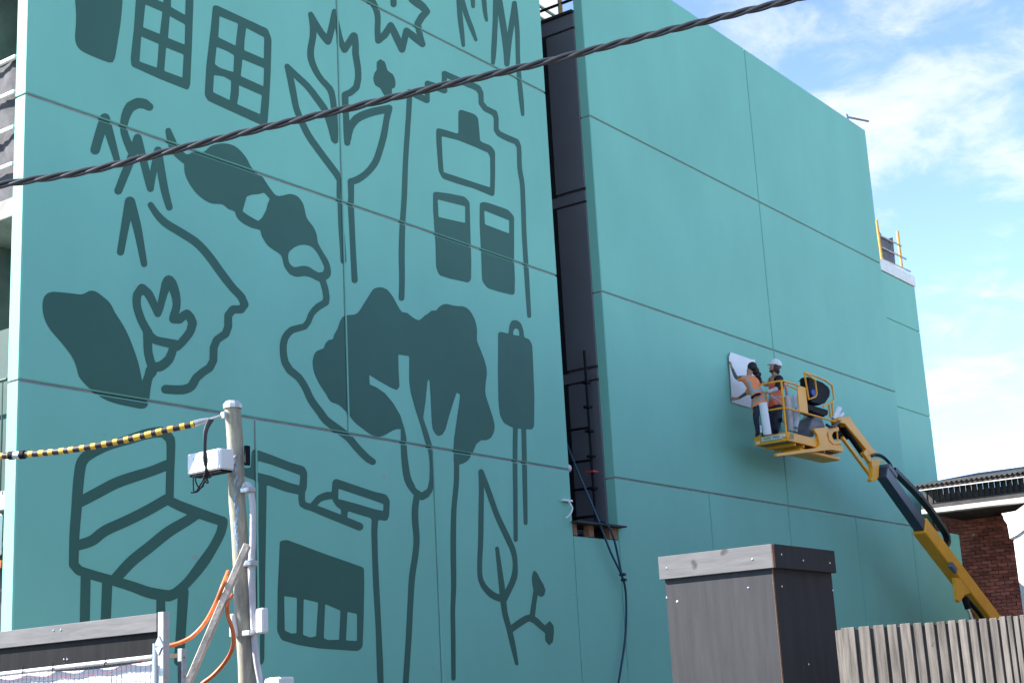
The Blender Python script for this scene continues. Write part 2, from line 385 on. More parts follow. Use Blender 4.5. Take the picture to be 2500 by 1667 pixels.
def paint(name, ops, label):
    vs, fs, kinds = [], [], []
    def addface(poly, kind):
        ar = sum(poly[i-1].x*poly[i].y-poly[i].x*poly[i-1].y for i in range(len(poly)))
        if abs(ar) < 1e-7: return
        if ar < 0: poly = poly[::-1]
        n = len(vs); vs.extend(poly); fs.append(list(range(n, n+len(poly)))); kinds.append(kind)
    def disc(c, r, kind, k=12):
        rr = [to_wall((c[0]+r*math.cos(2*math.pi*(i+.37)/k), c[1]+r*math.sin(2*math.pi*(i+.37)/k))) for i in range(k)]
        addface(rr, kind)
    for op in ops:
        t, pts = op[0], op[1]
        if t in 'PH':
            addface([to_wall(p) for p in smooth_pts(pts, True, 7)], 1 if t == 'P' else -1)
        elif t in 'ph':
            addface([to_wall(p) for p in rounded(pts, 6 if t == 'p' else 3)], 1 if t == 'p' else -1)
        elif t == 'S':
            pp = smooth_pts(pts, False, 11)
            for i, p in enumerate(pp):
                disc(p, p[2]/2, 1, 14 if i in (0, len(pp)-1) else 10)
                if i:
                    a, b = V(pp[i-1][:2]), V(p[:2]); d = b-a
                    if d.length < .01: continue
                    nn = V((-d.y, d.x)).normalized(); ra, rb = pp[i-1][2]/2, p[2]/2
                    addface([to_wall(a+nn*ra), to_wall(b+nn*rb), to_wall(b-nn*rb), to_wall(a-nn*ra)], 1)
    nk = len(kinds)
    xs = [v.x for v in vs]; zs = [v.y for v in vs]; bx = (min(xs), max(xs), min(zs), max(zs))
    for (x0, x1, z0, z1) in STRIPS:
        x0, x1 = max(x0, bx[0]-.1), min(x1, bx[1]+.1); z0, z1 = max(z0, bx[2]-.1), min(z1, bx[3]+.1)
        if x1 > x0 and z1 > z0: addface([V((x0, z0)), V((x1, z0)), V((x1, z1)), V((x0, z1))], 9)
    bbs = [(min(vs[i].x for i in f), max(vs[i].x for i in f), min(vs[i].y for i in f), max(vs[i].y for i in f)) for f in fs]
    ov, oe, of, _, _, orf = delaunay_2d_cdt(vs, [], fs, 0, 1e-6, True)
    b = MB(); rec = MB(); im = {}, {}
    for f, o in zip(of, orf):
        c = (ov[f[0]]+ov[f[1]]+ov[f[2]])/3
        o = [i for i, (x0, x1, z0, z1) in enumerate(bbs) if x0 <= c.x <= x1 and z0 <= c.y <= z1 and inside(c, fs[i], vs)]
        pk = [i for i in o if i < nk]
        if not pk or kinds[max(pk)] < 0: continue
        k = 1 if any(i >= nk for i in o) else 0
        tgt = rec if k else b; idx = []
        for i in f:
            if i not in im[k]:
                im[k][i] = len(tgt.v); tgt.v.append(V((ov[i].x, WY+(.024 if k else -.0025), ov[i].y)))
            idx.append(im[k][i])
        tgt.face(idx)
    o = b.build(name, m_mural, mural, label=label)
    if rec.f: rec.build('painted_joint', m_sealp, o)['kind'] = 'stuff'
    return o

paint('painted_window', [('P', q('A', (527, -260), (520, 120), (513, 250), (520, 300), (540, 335), (575, 360), (660, 398), (745, 430), (770, 428), (785, 400), (805, 280), (825, 150), (838, -20), (830, -150)))], 'solid dark painted window')
paint('painted_window', [('p', q('A', (950, -330), (915, 200), (893, 400), (899, 455), (1100, 545), (1285, 618), (1300, 580), (1312, 300), (1328, -180))),
    ('h', q('A', (993, 33), (1110, 83), (1092, 235), (977, 188))), ('h', q('A', (1160, 112), (1265, 170), (1262, 307), (1148, 262))),
    ('h', q('A', (965, 252), (1085, 303), (1078, 400), (1072, 465), (953, 422))), ('h', q('A', (1135, 327), (1255, 375), (1247, 533), (1122, 487))),
    ('h', q('A', (1172, -80), (1270, -40), (1265, 105), (1168, 50))), ('h', q('A', (1000, -130), (1122, -90), (1116, 20), (998, -32)))], 'painted window with six panes cut off above')
paint('painted_window', [('p', q('A', (1455, 42), (1480, 38), (1640, 112), (1830, 200), (1856, 270), (1850, 500), (1838, 720), (1826, 862), (1795, 860), (1600, 772), (1420, 690), (1399, 650), (1410, 450), (1440, 200))),
    ('h', q('A', (1500, 113), (1627, 163), (1610, 315), (1492, 257))), ('h', q('A', (1683, 193), (1806, 258), (1803, 403), (1668, 345), (1672, 270))),
    ('h', q('A', (1480, 323), (1550, 350), (1600, 380), (1595, 495), (1500, 465), (1468, 440))), ('h', q('A', (1657, 407), (1805, 468), (1800, 592), (1645, 522))),
    ('h', q('A', (1462, 515), (1530, 525), (1580, 555), (1578, 620), (1570, 687), (1456, 632))), ('h', q('A', (1633, 585), (1790, 653), (1778, 783), (1620, 713), (1632, 650)))], 'painted six-pane window')
paint('painted_hair_stroke', [('S', q('A', (650, 1026, 66), (682, 915, 68), (716, 812, 72))), ('S', q('A', (716, 812, 70), (755, 940, 58), (798, 1090, 44)))], 'painted inverted v stroke')
paint('painted_hair_stroke', [('S', q('A', (1020, 732, 56), (985, 710, 68), (940, 706, 72), (893, 730, 72), (862, 785, 64), (845, 860, 52), (848, 905, 50), (870, 970, 54), (895, 1030, 54))),
    ('S', q('A', (940, 945, 58), (905, 1060, 58), (850, 1200, 58), (808, 1305, 54))), ('S', q('A', (940, 945, 58), (975, 1080, 54), (1005, 1200, 52), (1028, 1290, 48))),
    ('S', q('A', (1028, 1290, 46), (1045, 1190, 46), (1080, 1030, 54))), ('S', q('A', (1080, 1030, 54), (1098, 1150, 56), (1125, 1300, 54), (1157, 1418, 46)))], 'painted scrawl like letters')
D_ = lambda *p: q('D', *p)
F_ = lambda *p: q('F', *p)
paint('painted_caterpillar', [('S', q('A', (1150, 895, 40), (1170, 960, 58), (1200, 1030, 64), (1265, 1090, 60))),
    ('P', q('A', (1230, 1060), (1290, 1055), (1330, 1035), (1390, 1040), (1440, 1000), (1500, 983), (1560, 985), (1620, 1010), (1680, 1075), (1725, 1155), (1785, 1200), (1835, 1272), (1885, 1335)) +
     D_((215, 67), (262, 57), (305, 72), (335, 110), (347, 150), (360, 200), (400, 255), (418, 300), (425, 345), (455, 400), (485, 450), (500, 500), (498, 540), (470, 565), (432, 572), (385, 550), (345, 540), (305, 546), (260, 530), (225, 480), (208, 420), (150, 378), (120, 350), (92, 300), (86, 272), (30, 255)) +
     q('A', (1650, 1520), (1615, 1480), (1605, 1447), (1560, 1430), (1520, 1398), (1450, 1393), (1400, 1370), (1340, 1320), (1290, 1250), (1262, 1180), (1256, 1110))),
    ('h', q('A', (1685, 1345), (1720, 1332), (1770, 1328), (1805, 1318), (1845, 1362), (1830, 1390), (1818, 1440), (1790, 1490), (1765, 1512), (1700, 1475), (1657, 1445), (1670, 1400))),
    ('H', D_((252, 405), (290, 370), (330, 357), (375, 362), (410, 390), (440, 440), (462, 490), (455, 515), (430, 520), (400, 505), (370, 485), (330, 480), (285, 488), (255, 460))),
    ('S', D_((452, 565, 38), (468, 620, 38), (475, 665, 38), (470, 695, 42), (425, 722, 42), (385, 765, 36), (368, 810, 36), (345, 838, 38), (270, 858, 42), (228, 910, 42), (220, 980, 42), (232, 1050, 44), (260, 1095, 46), (310, 1135, 44), (350, 1195, 42), (385, 1270, 44), (440, 1345, 46)) +
     F_((460, 60, 46), (540, 120, 48), (590, 160, 44), (640, 220, 42), (700, 280, 42), (728, 298, 38)))], 'painted lumpy creature with two holes and a long trailing line')
C_ = lambda *p: q('C', *p)
paint('painted_hair_stroke', [('S', C_((756, 425, 46), (785, 260, 52), (815, 110, 66))), ('S', C_((815, 110, 66), (860, 270, 54), (904, 500, 40)))], 'painted tall inverted v stroke')
paint('painted_face_profile', [('S', C_((945, 130, 38), (985, 190, 44), (1040, 245, 50), (1130, 300, 52), (1230, 365, 52), (1310, 450, 52), (1390, 560, 52), (1460, 650, 50), (1515, 708, 50), (1535, 755, 50), (1512, 785, 52), (1462, 785, 52), (1432, 820, 50), (1432, 890, 50), (1415, 938, 50), (1360, 975, 50), (1340, 1025, 50), (1338, 1105, 50), (1315, 1150, 52), (1270, 1180, 52), (1230, 1215, 54), (1205, 1262, 56), (1150, 1288, 58), (1038, 1285, 56)))], 'painted line of a face in profile')
paint('painted_leaf_and_flower', [('P', C_((330, 674), (430, 682), (515, 690), (560, 668), (600, 672), (640, 700), (690, 745), (722, 805), (770, 880), (810, 960), (845, 1050), (870, 1130), (885, 1200), (891, 1232), (908, 1185), (925, 1140), (985, 1178), (960, 1215), (948, 1260), (935, 1350), (920, 1395), (885, 1407), (820, 1395), (740, 1378), (660, 1350), (600, 1310), (540, 1260), (495, 1205), (480, 1150), (450, 1080), (390, 1000), (310, 905), (275, 830), (266, 760), (275, 710), (300, 682))),
    ('S', C_((930, 930, 55), (890, 860, 52), (858, 760, 52), (862, 690, 55), (890, 652, 58), (930, 685, 55), (968, 760, 48), (990, 812, 44), (1005, 770, 45), (1025, 690, 50), (1058, 605, 70), (1098, 680, 58), (1108, 760, 50), (1088, 845, 56), (1125, 848, 54), (1172, 812, 56), (1208, 870, 56), (1195, 920, 54), (1150, 980, 54), (1110, 1020, 52))),
    ('S', C_((925, 935, 58), (970, 975, 52), (1040, 992, 56), (1100, 1005, 60))), ('S', C_((925, 950, 55), (930, 1060, 55), (950, 1130, 56))),
    ('S', C_((1085, 1030, 52), (1062, 1095, 58), (1005, 1143, 62), (950, 1148, 58))), ('S', C_((955, 1145, 60), (930, 1210, 55)))], 'painted dark leaf beside an outlined flower')
E_ = lambda *p: q('E', *p)
paint('painted_armchair', [('S', E_((393, 935, 52), (397, 780, 54), (408, 640, 56), (420, 480, 58), (438, 385, 58), (485, 342, 58), (580, 300, 50), (690, 268, 50), (790, 237, 55), (875, 230, 56), (908, 265, 50), (912, 330, 46), (908, 450, 44), (905, 580, 44))),
    ('S', E_((420, 605, 58), (520, 552, 60), (620, 500, 60), (720, 465, 58), (800, 440, 54), (890, 405, 56))), ('S', E_((415, 832, 56), (490, 808, 58), (560, 755, 58), (680, 700, 58), (780, 650, 58), (890, 588, 58))),
    ('S', E_((905, 595, 50), (960, 622, 54), (1040, 653, 56), (1130, 685, 54), (1190, 705, 52))), ('S', E_((1190, 705, 52), (1180, 760, 50), (1140, 840, 50), (1080, 930, 58), (1000, 1030, 50), (930, 1092, 56), (900, 1102, 60))),
    ('S', E_((900, 1102, 60), (800, 1085, 60), (700, 1050, 55), (600, 1020, 52), (500, 992, 52), (420, 965, 52), (393, 935, 50))), ('S', E_((615, 1012, 58), (700, 920, 60), (800, 840, 60), (900, 760, 60), (1000, 700, 55), (1045, 668, 56))),
    ('S', E_((457, 1000, 54), (448, 1450, 54))), ('S', E_((572, 1030, 56), (556, 1450, 52))), ('S', E_((858, 1110, 48), (858, 1450, 48))), ('S', E_((978, 1080, 58), (970, 1220, 54), (955, 1450, 52)))], 'painted slatted armchair')
paint('painted_table', [('p', F_((33, 240), (48, 224), (150, 260), (250, 300), (335, 325), (353, 360), (350, 450), (336, 484), (300, 486), (230, 470), (160, 445), (120, 430), (118, 560), (112, 900), (108, 1200), (106, 1430), (98, 1458), (70, 1466), (60, 1450), (66, 1000), (72, 600), (72, 412), (0, 385), (-110, 340), (-110, 290), (0, 335), (28, 332))),
    ('h', F_((70, 293), (150, 315), (312, 375), (307, 433), (240, 415), (150, 380), (68, 360))),
    ('S', F_((322, 475, 38), (325, 540, 38), (380, 560, 42), (480, 600, 46), (560, 632, 46), (652, 670, 46))), ('S', F_((385, 548, 36), (420, 510, 40), (470, 492, 44), (515, 490, 40))),
    ('p', F_((497, 410), (515, 394), (650, 440), (740, 470), (805, 485), (827, 520), (822, 610), (808, 638), (760, 630), (755, 700), (758, 850), (768, 1050), (778, 1250), (788, 1450), (792, 1620), (760, 1620), (752, 1500), (745, 1250), (730, 1000), (720, 700), (722, 622), (640, 598), (585, 580), (582, 625), (545, 612), (547, 572), (520, 555), (498, 520), (492, 480))),
    ('h', F_((532, 452), (600, 475), (700, 508), (790, 540), (788, 580), (740, 570), (640, 540), (560, 518), (530, 512)))], 'painted table with two trays')
paint('painted_oven', [('p', F_((195, 752), (235, 745), (330, 780), (450, 825), (580, 870), (678, 905), (680, 1000), (676, 1200), (670, 1360), (645, 1383), (520, 1375), (420, 1368), (300, 1348), (205, 1320), (180, 1270), (182, 1050), (190, 880))),
    ('h', F_((220, 1068), (293, 1078), (291, 1280), (262, 1283), (223, 1265))), ('h', F_((332, 1085), (415, 1105), (403, 1298), (370, 1305), (328, 1290))),
    ('h', F_((455, 1113), (543, 1150), (535, 1318), (470, 1320), (447, 1308))), ('h', F_((583, 1158), (638, 1170), (638, 1325), (575, 1322)))], 'painted dark oven with four slots')
paint('painted_tree', [('P', D_((757, 613), (800, 606), (830, 618), (865, 660), (895, 715), (920, 752), (950, 757), (985, 785), (1022, 800), (1050, 775), (1075, 760), (1092, 744), (1120, 743), (1140, 720), (1175, 704), (1230, 715), (1285, 720), (1320, 745), (1350, 800), (1362, 860), (1362, 920), (1385, 980), (1410, 1050), (1420, 1110), (1412, 1180), (1412, 1235), (1435, 1310), (1460, 1390), (1465, 1440), (1445, 1490), (1410, 1507)) +
     F_((1350, 175), (1325, 195), (1300, 250), (1270, 295), (1225, 314), (1195, 300), (1100, 250), (1000, 150), (905, 150), (890, 112)) +
     D_((870, 1447), (830, 1470), (790, 1486), (740, 1475), (690, 1440), (640, 1400), (600, 1350), (550, 1300), (500, 1280), (475, 1240), (430, 1170), (400, 1100), (393, 1040), (400, 1008), (420, 980), (458, 965), (468, 938), (485, 918), (512, 912), (520, 885), (540, 850), (555, 805), (572, 778), (600, 770), (655, 760), (700, 695), (735, 640))),
    ('h', D_((1042, 1395), (1058, 1280), (1070, 1160), (1076, 1148), (1082, 1160), (1088, 1250), (1095, 1400), (1102, 1445), (1118, 1472), (1135, 1482), (1158, 1472), (1175, 1445), (1200, 1355), (1225, 1275), (1242, 1225), (1262, 1238), (1255, 1300), (1240, 1400), (1226, 1500), (1222, 1568)) + F_((1193, 235), (1193, 420), (1070, 420), (1060, 240), (1045, 180), (1015, 71))),
    ('S', F_((905, 120, 32), (906, 200, 34), (912, 290, 38), (930, 400, 42), (972, 468, 42), (1010, 496, 46), (1052, 460, 40), (1066, 380, 26), (1066, 300, 24), (1058, 225, 28), (1035, 150, 34), (1005, 65, 36), (985, 0, 36))),
    ('h', D_((898, 1002), (962, 1012), (962, 1160), (972, 1230), (1000, 1330)) + F_((1000, 80), (1030, 190), (1050, 260), (1054, 330), (1054, 400), (1042, 452), (1010, 474), (975, 450), (950, 380), (935, 280), (925, 180)) + D_((935, 1440), (910, 1360), (870, 1290), (820, 1230), (770, 1195), (730, 1178), (727, 1122), (780, 1155), (850, 1195), (890, 1212), (905, 1190), (900, 1100))),
    ('S', F_((982, 495, 36), (972, 560, 38), (972, 640, 38), (980, 740, 36), (972, 840, 36), (955, 950, 36), (945, 1100, 34), (935, 1300, 34), (922, 1500, 34), (912, 1650, 34))),
    ('S', F_((1210, 280, 30), (1208, 420, 30), (1195, 560, 30), (1191, 700, 32), (1191, 850, 32), (1193, 1000, 30), (1188, 1150, 27), (1190, 1300, 27), (1192, 1540, 25)))], 'painted bushy tree with pale branches and tall trunk lines')
paint('painted_suitcase', [('p', D_((1486, 872), (1505, 868), (1548, 880), (1550, 840), (1562, 804), (1590, 797), (1620, 815), (1635, 860), (1640, 903), (1668, 910), (1687, 945), (1692, 1050), (1700, 1250), (1698, 1425), (1685, 1443), (1640, 1442), (1570, 1432), (1520, 1405), (1497, 1360), (1488, 1280), (1485, 1100))),
    ('h', D_((1573, 885), (1578, 855), (1592, 847), (1608, 858), (1612, 892))), ('S', F_((1547, 100, 28), (1545, 300, 27), (1547, 500, 26), (1549, 745, 24))), ('S', F_((1595, 110, 28), (1600, 350, 28), (1603, 500, 26), (1606, 650, 22)))], 'painted suitcase on two long legs')
paint('painted_plant', [('S', F_((1350, 355, 30), (1352, 450, 29), (1350, 600, 30), (1348, 750, 30), (1342, 900, 28), (1350, 980, 30), (1385, 1035, 36), (1430, 1070, 40), (1480, 1085, 42))),
    ('S', F_((1350, 355, 30), (1390, 460, 32), (1440, 600, 32), (1500, 730, 34), (1535, 810, 32), (1546, 880, 28), (1540, 960, 36), (1510, 1030, 36), (1480, 1085, 42))),
    ('S', F_((1442, 795, 22), (1455, 900, 28), (1470, 1020, 34), (1478, 1100, 34), (1490, 1180, 32), (1510, 1250, 32), (1535, 1360, 30), (1555, 1455, 20))),
    ('S', F_((1518, 1262, 38), (1560, 1230, 40), (1632, 1192, 40), (1690, 1235, 36), (1735, 1272, 36))), ('P', F_((1745, 1210), (1765, 1235), (1768, 1280), (1760, 1335), (1740, 1350), (1720, 1325), (1718, 1280), (1722, 1230))),
    ('S', F_((1643, 1190, 32), (1655, 1100, 28), (1665, 1040, 30))), ('P', F_((1655, 920), (1672, 935), (1690, 970), (1710, 1005), (1720, 1035), (1712, 1065), (1695, 1073), (1672, 1062), (1650, 1030), (1642, 960)))], 'painted teardrop leaf with a twig')
B_ = lambda *p: q('B', *p)
paint('painted_tulip', [('S', B_((443, 100, 34), (460, 180, 46), (458, 260, 46), (445, 330, 46), (445, 400, 46), (475, 480, 42), (520, 550, 40), (575, 610, 44), (595, 680, 42), (605, 780, 42), (610, 900, 45), (612, 965, 38))),
    ('S', B_((443, 100, 36), (510, 220, 46), (562, 285, 48))), ('S', B_((562, 285, 48), (585, 200, 46), (605, 80, 34))), ('S', B_((605, 80, 34), (630, 200, 36), (650, 290, 42), (675, 342, 46))),
    ('S', B_((675, 342, 46), (705, 295, 48), (738, 250, 56), (750, 305, 46), (750, 370, 46), (765, 460, 44), (768, 540, 44), (755, 600, 46), (715, 635, 46), (678, 650, 46))), ('S', B_((678, 650, 46), (680, 720, 44), (685, 800, 42), (692, 900, 50), (694, 978, 42))),
    ('S', B_((282, 455, 34), (305, 540, 45), (325, 640, 45), (345, 740, 42), (380, 830, 44), (430, 930, 46), (500, 1030, 46), (560, 1110, 46), (620, 1190, 46), (642, 1230, 44))),
    ('S', B_((282, 455, 36), (345, 520, 44), (420, 590, 44), (490, 680, 46), (545, 760, 46), (580, 850, 50), (605, 955, 44))),
    ('S', B_((698, 950, 46), (712, 880, 50), (755, 815, 58), (850, 772, 56), (975, 745, 54))), ('S', B_((978, 742, 50), (960, 830, 42), (945, 920, 46), (915, 1030, 46), (880, 1120, 48), (820, 1190, 46), (760, 1230, 50), (718, 1245, 46))),
    ('S', B_((642, 1225, 42), (640, 1350, 38)) + D_((556, 120, 32), (562, 250, 34), (570, 360, 34), (575, 452, 34))), ('S', B_((718, 1240, 44), (720, 1350, 40)) + D_((618, 110, 36), (625, 250, 34), (632, 400, 34), (641, 565, 36)))], 'painted tall tulip with two leaves')
paint('painted_sunburst', [('S', B_((800, -90, 60), (840, -20, 56), (885, 50, 44), (902, 120, 40), (900, 220, 40), (906, 280, 44))), ('S', B_((906, 280, 44), (950, 240, 50), (990, 175, 44))), ('S', B_((990, 175, 44), (1020, 235, 50), (1068, 340, 46))), ('S', B_((1068, 340, 46), (1085, 270, 45), (1098, 212, 44))),
    ('S', B_((1098, 212, 44), (1150, 255, 50), (1208, 305, 42))), ('S', B_((1208, 305, 40), (1185, 220, 40), (1175, 165, 48), (1205, 115, 50), (1238, 82, 46), (1205, 45, 55), (1140, -5, 60), (1110, -70, 60), (960, -190, 60), (820, -110, 60))), ('S', B_((1008, -90, 46), (1010, 32, 42)))], 'painted zigzag sunburst')
paint('painted_scrawl', [('S', B_((1450, -120, 34), (1455, -20, 34), (1465, 120, 36), (1478, 230, 32), (1487, 312, 24))), ('S', B_((1472, -10, 40), (1510, 110, 34), (1545, 200, 32), (1573, 275, 22))), ('S', B_((1548, -90, 36), (1550, -20, 34), (1554, 46, 26))), ('S', B_((1620, -90, 36), (1635, 80, 30), (1646, 142, 20))),
    ('S', B_((1710, -110, 36), (1705, 150, 36), (1695, 350, 36), (1690, 432, 26))), ('S', B_((1715, -90, 44), (1755, 150, 44), (1780, 330, 44), (1785, 440, 36))), ('S', B_((1785, 440, 36), (1800, 280, 38), (1825, 120, 38), (1836, 25, 32))), ('S', B_((1836, 25, 34), (1855, 200, 32), (1860, 400, 30), (1870, 550, 32), (1885, 700, 32), (1893, 785, 22)))], 'painted scrawl of long strokes')
paint('painted_blossom', [('P', B_((895, 425), (920, 406), (950, 425), (970, 485), (1005, 510), (1023, 560), (1018, 600), (998, 610), (998, 655), (975, 677), (950, 660), (918, 605), (885, 585), (871, 535), (880, 500), (895, 480)))], 'painted small solid blossom')
paint('painted_house', [('S', D_((917, 670, 34), (920, 550, 34), (918, 420, 36), (922, 250, 34), (932, 100, 32)) + B_((1085, 1300, 38), (1092, 1100, 36), (1105, 900, 36), (1115, 750, 36), (1120, 632, 38))), ('S', B_((1120, 630, 40), (1180, 658, 44), (1238, 688, 40))), ('S', B_((1240, 690, 34), (1240, 640, 34), (1242, 572, 38))), ('S', B_((1242, 574, 40), (1300, 595, 46), (1357, 620, 44))), ('S', B_((1357, 625, 34), (1357, 560, 34), (1358, 504, 36))),
    ('S', B_((1358, 506, 40), (1450, 548, 42), (1530, 580, 44), (1588, 606, 42), (1607, 640, 36), (1610, 708, 36), (1640, 745, 40), (1700, 775, 40), (1712, 810, 34), (1712, 890, 34), (1730, 915, 38), (1800, 950, 42), (1850, 970, 40), (1867, 1005, 32), (1872, 1150, 32)) + D_((1628, 0, 28), (1635, 150, 28), (1640, 300, 28), (1650, 470, 28), (1658, 600, 28), (1669, 775, 24))),
    ('p', B_((1301, 890), (1312, 877), (1350, 885), (1453, 917), (1453, 765), (1468, 750), (1560, 780), (1587, 805), (1595, 880), (1602, 968), (1675, 997), (1704, 1035), (1704, 1200), (1700, 1330), (1688, 1344), (1560, 1290), (1440, 1255), (1345, 1222), (1318, 1170), (1303, 980))),
    ('h', B_((1338, 935), (1360, 937), (1450, 960), (1560, 1003), (1655, 1045), (1670, 1075), (1672, 1200), (1670, 1282), (1600, 1260), (1450, 1210), (1352, 1178), (1345, 1080))),
    ('p', D_((1103, 50), (1118, 44), (1200, 55), (1290, 74), (1318, 105), (1323, 300), (1328, 450), (1327, 560), (1312, 580), (1200, 555), (1138, 535), (1121, 490), (1117, 350), (1103, 150))), ('h', D_((1130, 90), (1292, 130), (1292, 228), (1135, 193))),
    ('p', D_((1378, 112), (1396, 104), (1430, 110), (1545, 150), (1580, 190), (1580, 450), (1585, 560), (1583, 645), (1570, 652), (1500, 635), (1425, 613), (1392, 570), (1385, 400), (1377, 230))), ('h', D_((1404, 155), (1551, 213), (1551, 290), (1408, 236)))], 'painted stepped house with windows and two doors')

# ------------------------------------------------------------------ things in and on the slot between the two blocks
t = thing('slot_scaffold', 'dark scaffold standard with short rungs inside the slot', 'scaffold', (22.1, 14.4, 2.9))
s = MB(); s.tube([(22.2, 14.28, 2.95), (22.2, 14.28, 6.17)], .024, 8); s.build('standard', m_black2, t, smooth=True)
for z in (4.75, 4.16, 3.66, 3.16):
    s = MB(); s.tube([(22.2, 14.28, z), (22.2, 14.98, z+.02)], .024, 8); s.build('ledger', m_black2, t, smooth=True)
for z in (5.55, 5.1, 4.66, 4.2, 3.62):
    s = MB(); s.box(22.13, 22.27, 14.22, 14.34, z, z+.05); s.build('coupler', m_black2, t, bevel=.01)
s = MB(); s.box(22.12, 22.28, 14.2, 14.36, 3.93, 3.96); s.build('red_tie', m_red, t)
t = thing('timber_ledge', 'rough plywood ledge on timber studs at the foot of the slot', 'ledge', (21.8, 14, 2.72))
s = MB(); s.box(21.0, 22.56, 13.86, 14.5, 2.93, 2.96); s.build('plywood_top', m_fascia, t)
for x0, x1 in ((21.08, 21.2), (21.58, 21.72), (22.22, 22.48)):
    s = MB(); s.box(x0, x1, 14.02, 14.14, 2.73, 2.93); s.build('stud', m_plyedge, t)
t = thing('scaffold_guardrail', 'yellow and black scaffold posts on the roof above the slot', 'scaffold', (22.7, 14.6, 13.0))
for y, x in ((14.55, 22.6), (14.25, 22.75), (14.72, 24.0), (14.3, 24.3)):
    s = MB(); s.tube([(x, y, 12.95), (x, y, 14.9)], .035, 8); s.build('post', m_scafy, t, smooth=True)
for z in (13.28, 13.8):
    s = MB(); s.tube([(22.6, 14.1, z), (22.6, 16.5, z)], .03, 8); s.build('rail', m_black2, t, smooth=True)
for z in (13.2, 13.45):
    s = MB(); s.tube([(22.6, 15.1, z), (27, 15.1, z-.2)], .03, 8); s.build('rail', m_litter, t, smooth=True)
s = MB(); s.box(23.5, 23.6, 15.2, 17, 13.0, 16); s.build('net_screen', m_navy, t)
s = MB(); s.box(22.9, 26, 15.4, 15.5, 12.9, 13.2); s.build('toe_board', m_conc, t)
# hoses hanging from the slot
hk = at(1518, 1403, 1, 13.9)
def hose(name, pts, lab, r=.02, ys=None):
    s = MB(); s.tube(curve3([at(x, y, 1, yy) for (x, y, yy) in pts]), r, 8); return tag(s.build(name, m_hose, smooth=True), lab, 'hose', 'blue hoses hanging from the slot')
hose('hose', [(1384, 1085, 14.45), (1410, 1150, 14.2), (1455, 1255, 13.95), (1490, 1345, 13.86), (1517, 1402, 13.88), (1527, 1440, 13.9), (1529, 1500, 13.92), (1526, 1560, 13.93), (1516, 1630, 13.9), (1500, 1720, 13.8)], 'long blue hose running down from the slot to the ground')
hose('hose', [(1440, 1276, 14.2), (1465, 1272, 14.0), (1484, 1282, 13.84), (1500, 1320, 13.85), (1509, 1360, 13.87), (1517, 1398, 13.86)], 'short blue hose looping over the timber ledge')
s = MB(); s.box(hk.x-.05, hk.x+.03, 13.82, 13.93, hk.z-.02, hk.z+.03); s.box(hk.x-.02, hk.x+.06, 13.83, 13.92, hk.z-.11, hk.z-.06)
tag(s.build('hose_clamp', m_rubber, bevel=.01), 'black clamp joining the two blue hoses', 'clamp')
p = at(1383, 1222, 1, 13.97); s = MB(); s.box(p.x-.13, p.x+.13, 13.93, 13.996, p.z-.012, p.z+.02)
s.tube(curve3([(p.x+.02, 13.95, p.z), (p.x+.06, 13.9, p.z-.12), (p.x-.02, 13.9, p.z-.24), (p.x-.1, 13.94, p.z-.3)]), .014, 6)
tag(s.build('wall_hook', m_white, smooth=True), 'small white hook bracket fixed near the right edge of the mural', 'hook')
p = at(1394, 1141, 1, 14.0); s = MB(); s.tube([(XR-.02, 14.1, p.z), (XR+.1, 14.1, p.z)], .075, 14)
tag(s.build('pipe_stub', m_greyplastic, smooth=True), 'grey pipe stub poking out at the panel joint beside the slot', 'pipe')
# roof bits
p = at(2062, 286, 1, 14.1); t = thing('roof_bracket', 'small steel pipe bracket on top of the plain teal block', 'bracket', (p.x, 14.1, 14.5))
s = MB(); s.box(p.x-.07, p.x+.07, 14.02, 14.16, 14.45, p.z+.06); s.build('clamp', m_litter, t)
s = MB(); s.tube([(p.x-.05, 14.1, p.z), (p.x+.75, 13.75, p.z+.0)], .028, 8); s.build('pipe', m_litter, t, smooth=True)
t = thing('parapet_guardrail', 'yellow posts and grey rails with netting on the pale parapet', 'guardrail', (42, 16.1, 12.44))
def fr(px, py): return at(px, py, 1, FY+.12)
for a, b_ in (((2153, 632), (2140, 538)), ((2202, 655), (2191, 565))):
    s = MB(); s.tube([fr(*a), fr(*b_)], .045, 8); s.build('post', m_scafy, t, smooth=True)
for a, b_ in (((2144, 573), (2200, 601)), ((2150, 602), (2212, 633)), ((2155, 633), (2222, 663))):
    s = MB(); s.tube([fr(*a), fr(*b_)], .028, 8); s.build('rail', m_litter, t, smooth=True)
cl = [fr(2145, 552), fr(2158, 575), fr(2170, 583), fr(2184, 578), fr(2187, 605), fr(2191, 648), fr(2175, 642), fr(2154, 630), fr(2149, 600)]
s = MB(); s.prism([v+V((0, .06, 0)) for v in cl], (0, .02, 0)); s.build('netting', m_net, t)

# ------------------------------------------------------------------ brick building behind the lane
BX = 43.4; EX = 40.15
bb = thing('brick_building', 'old red brick building with corrugated roof behind the boom', 'building', (BX, 13.5, -H))
def zx(py, X): return at(2400, py, 0, X).z
YL = at(2238, 1190, 0, EX).y
s = MB(); s.box(BX+.012, BX+9, 4, 15.95, -H, 5.4); s.build('wall', m_mortar, bb)
CO, BL = .103, .285
row = 0; z = .9; bricks = []
while z < 5.1:
    y = 15.8 - (BL/2 if row % 2 else 0) - random.uniform(0, .03)
    while y > 12.6:
        bricks.append((y, z)); y -= BL
    z += CO; row += 1
bm_ = MB(); bm_.obox(V((0, 0, -H)), V((.055, 0, 0)), V((0, BL/2-.008, 0)), V((0, 0, CO/2-.007))); ob = bm_.build('brick', m_brick, None, bevel=.003); me = ob.data; bpy.data.objects.remove(ob)
me.name = 'brick'
rest = MB()
bricks.sort(key=lambda b: abs(b[0]-14.1)+abs(b[1]-3.1)*.6)
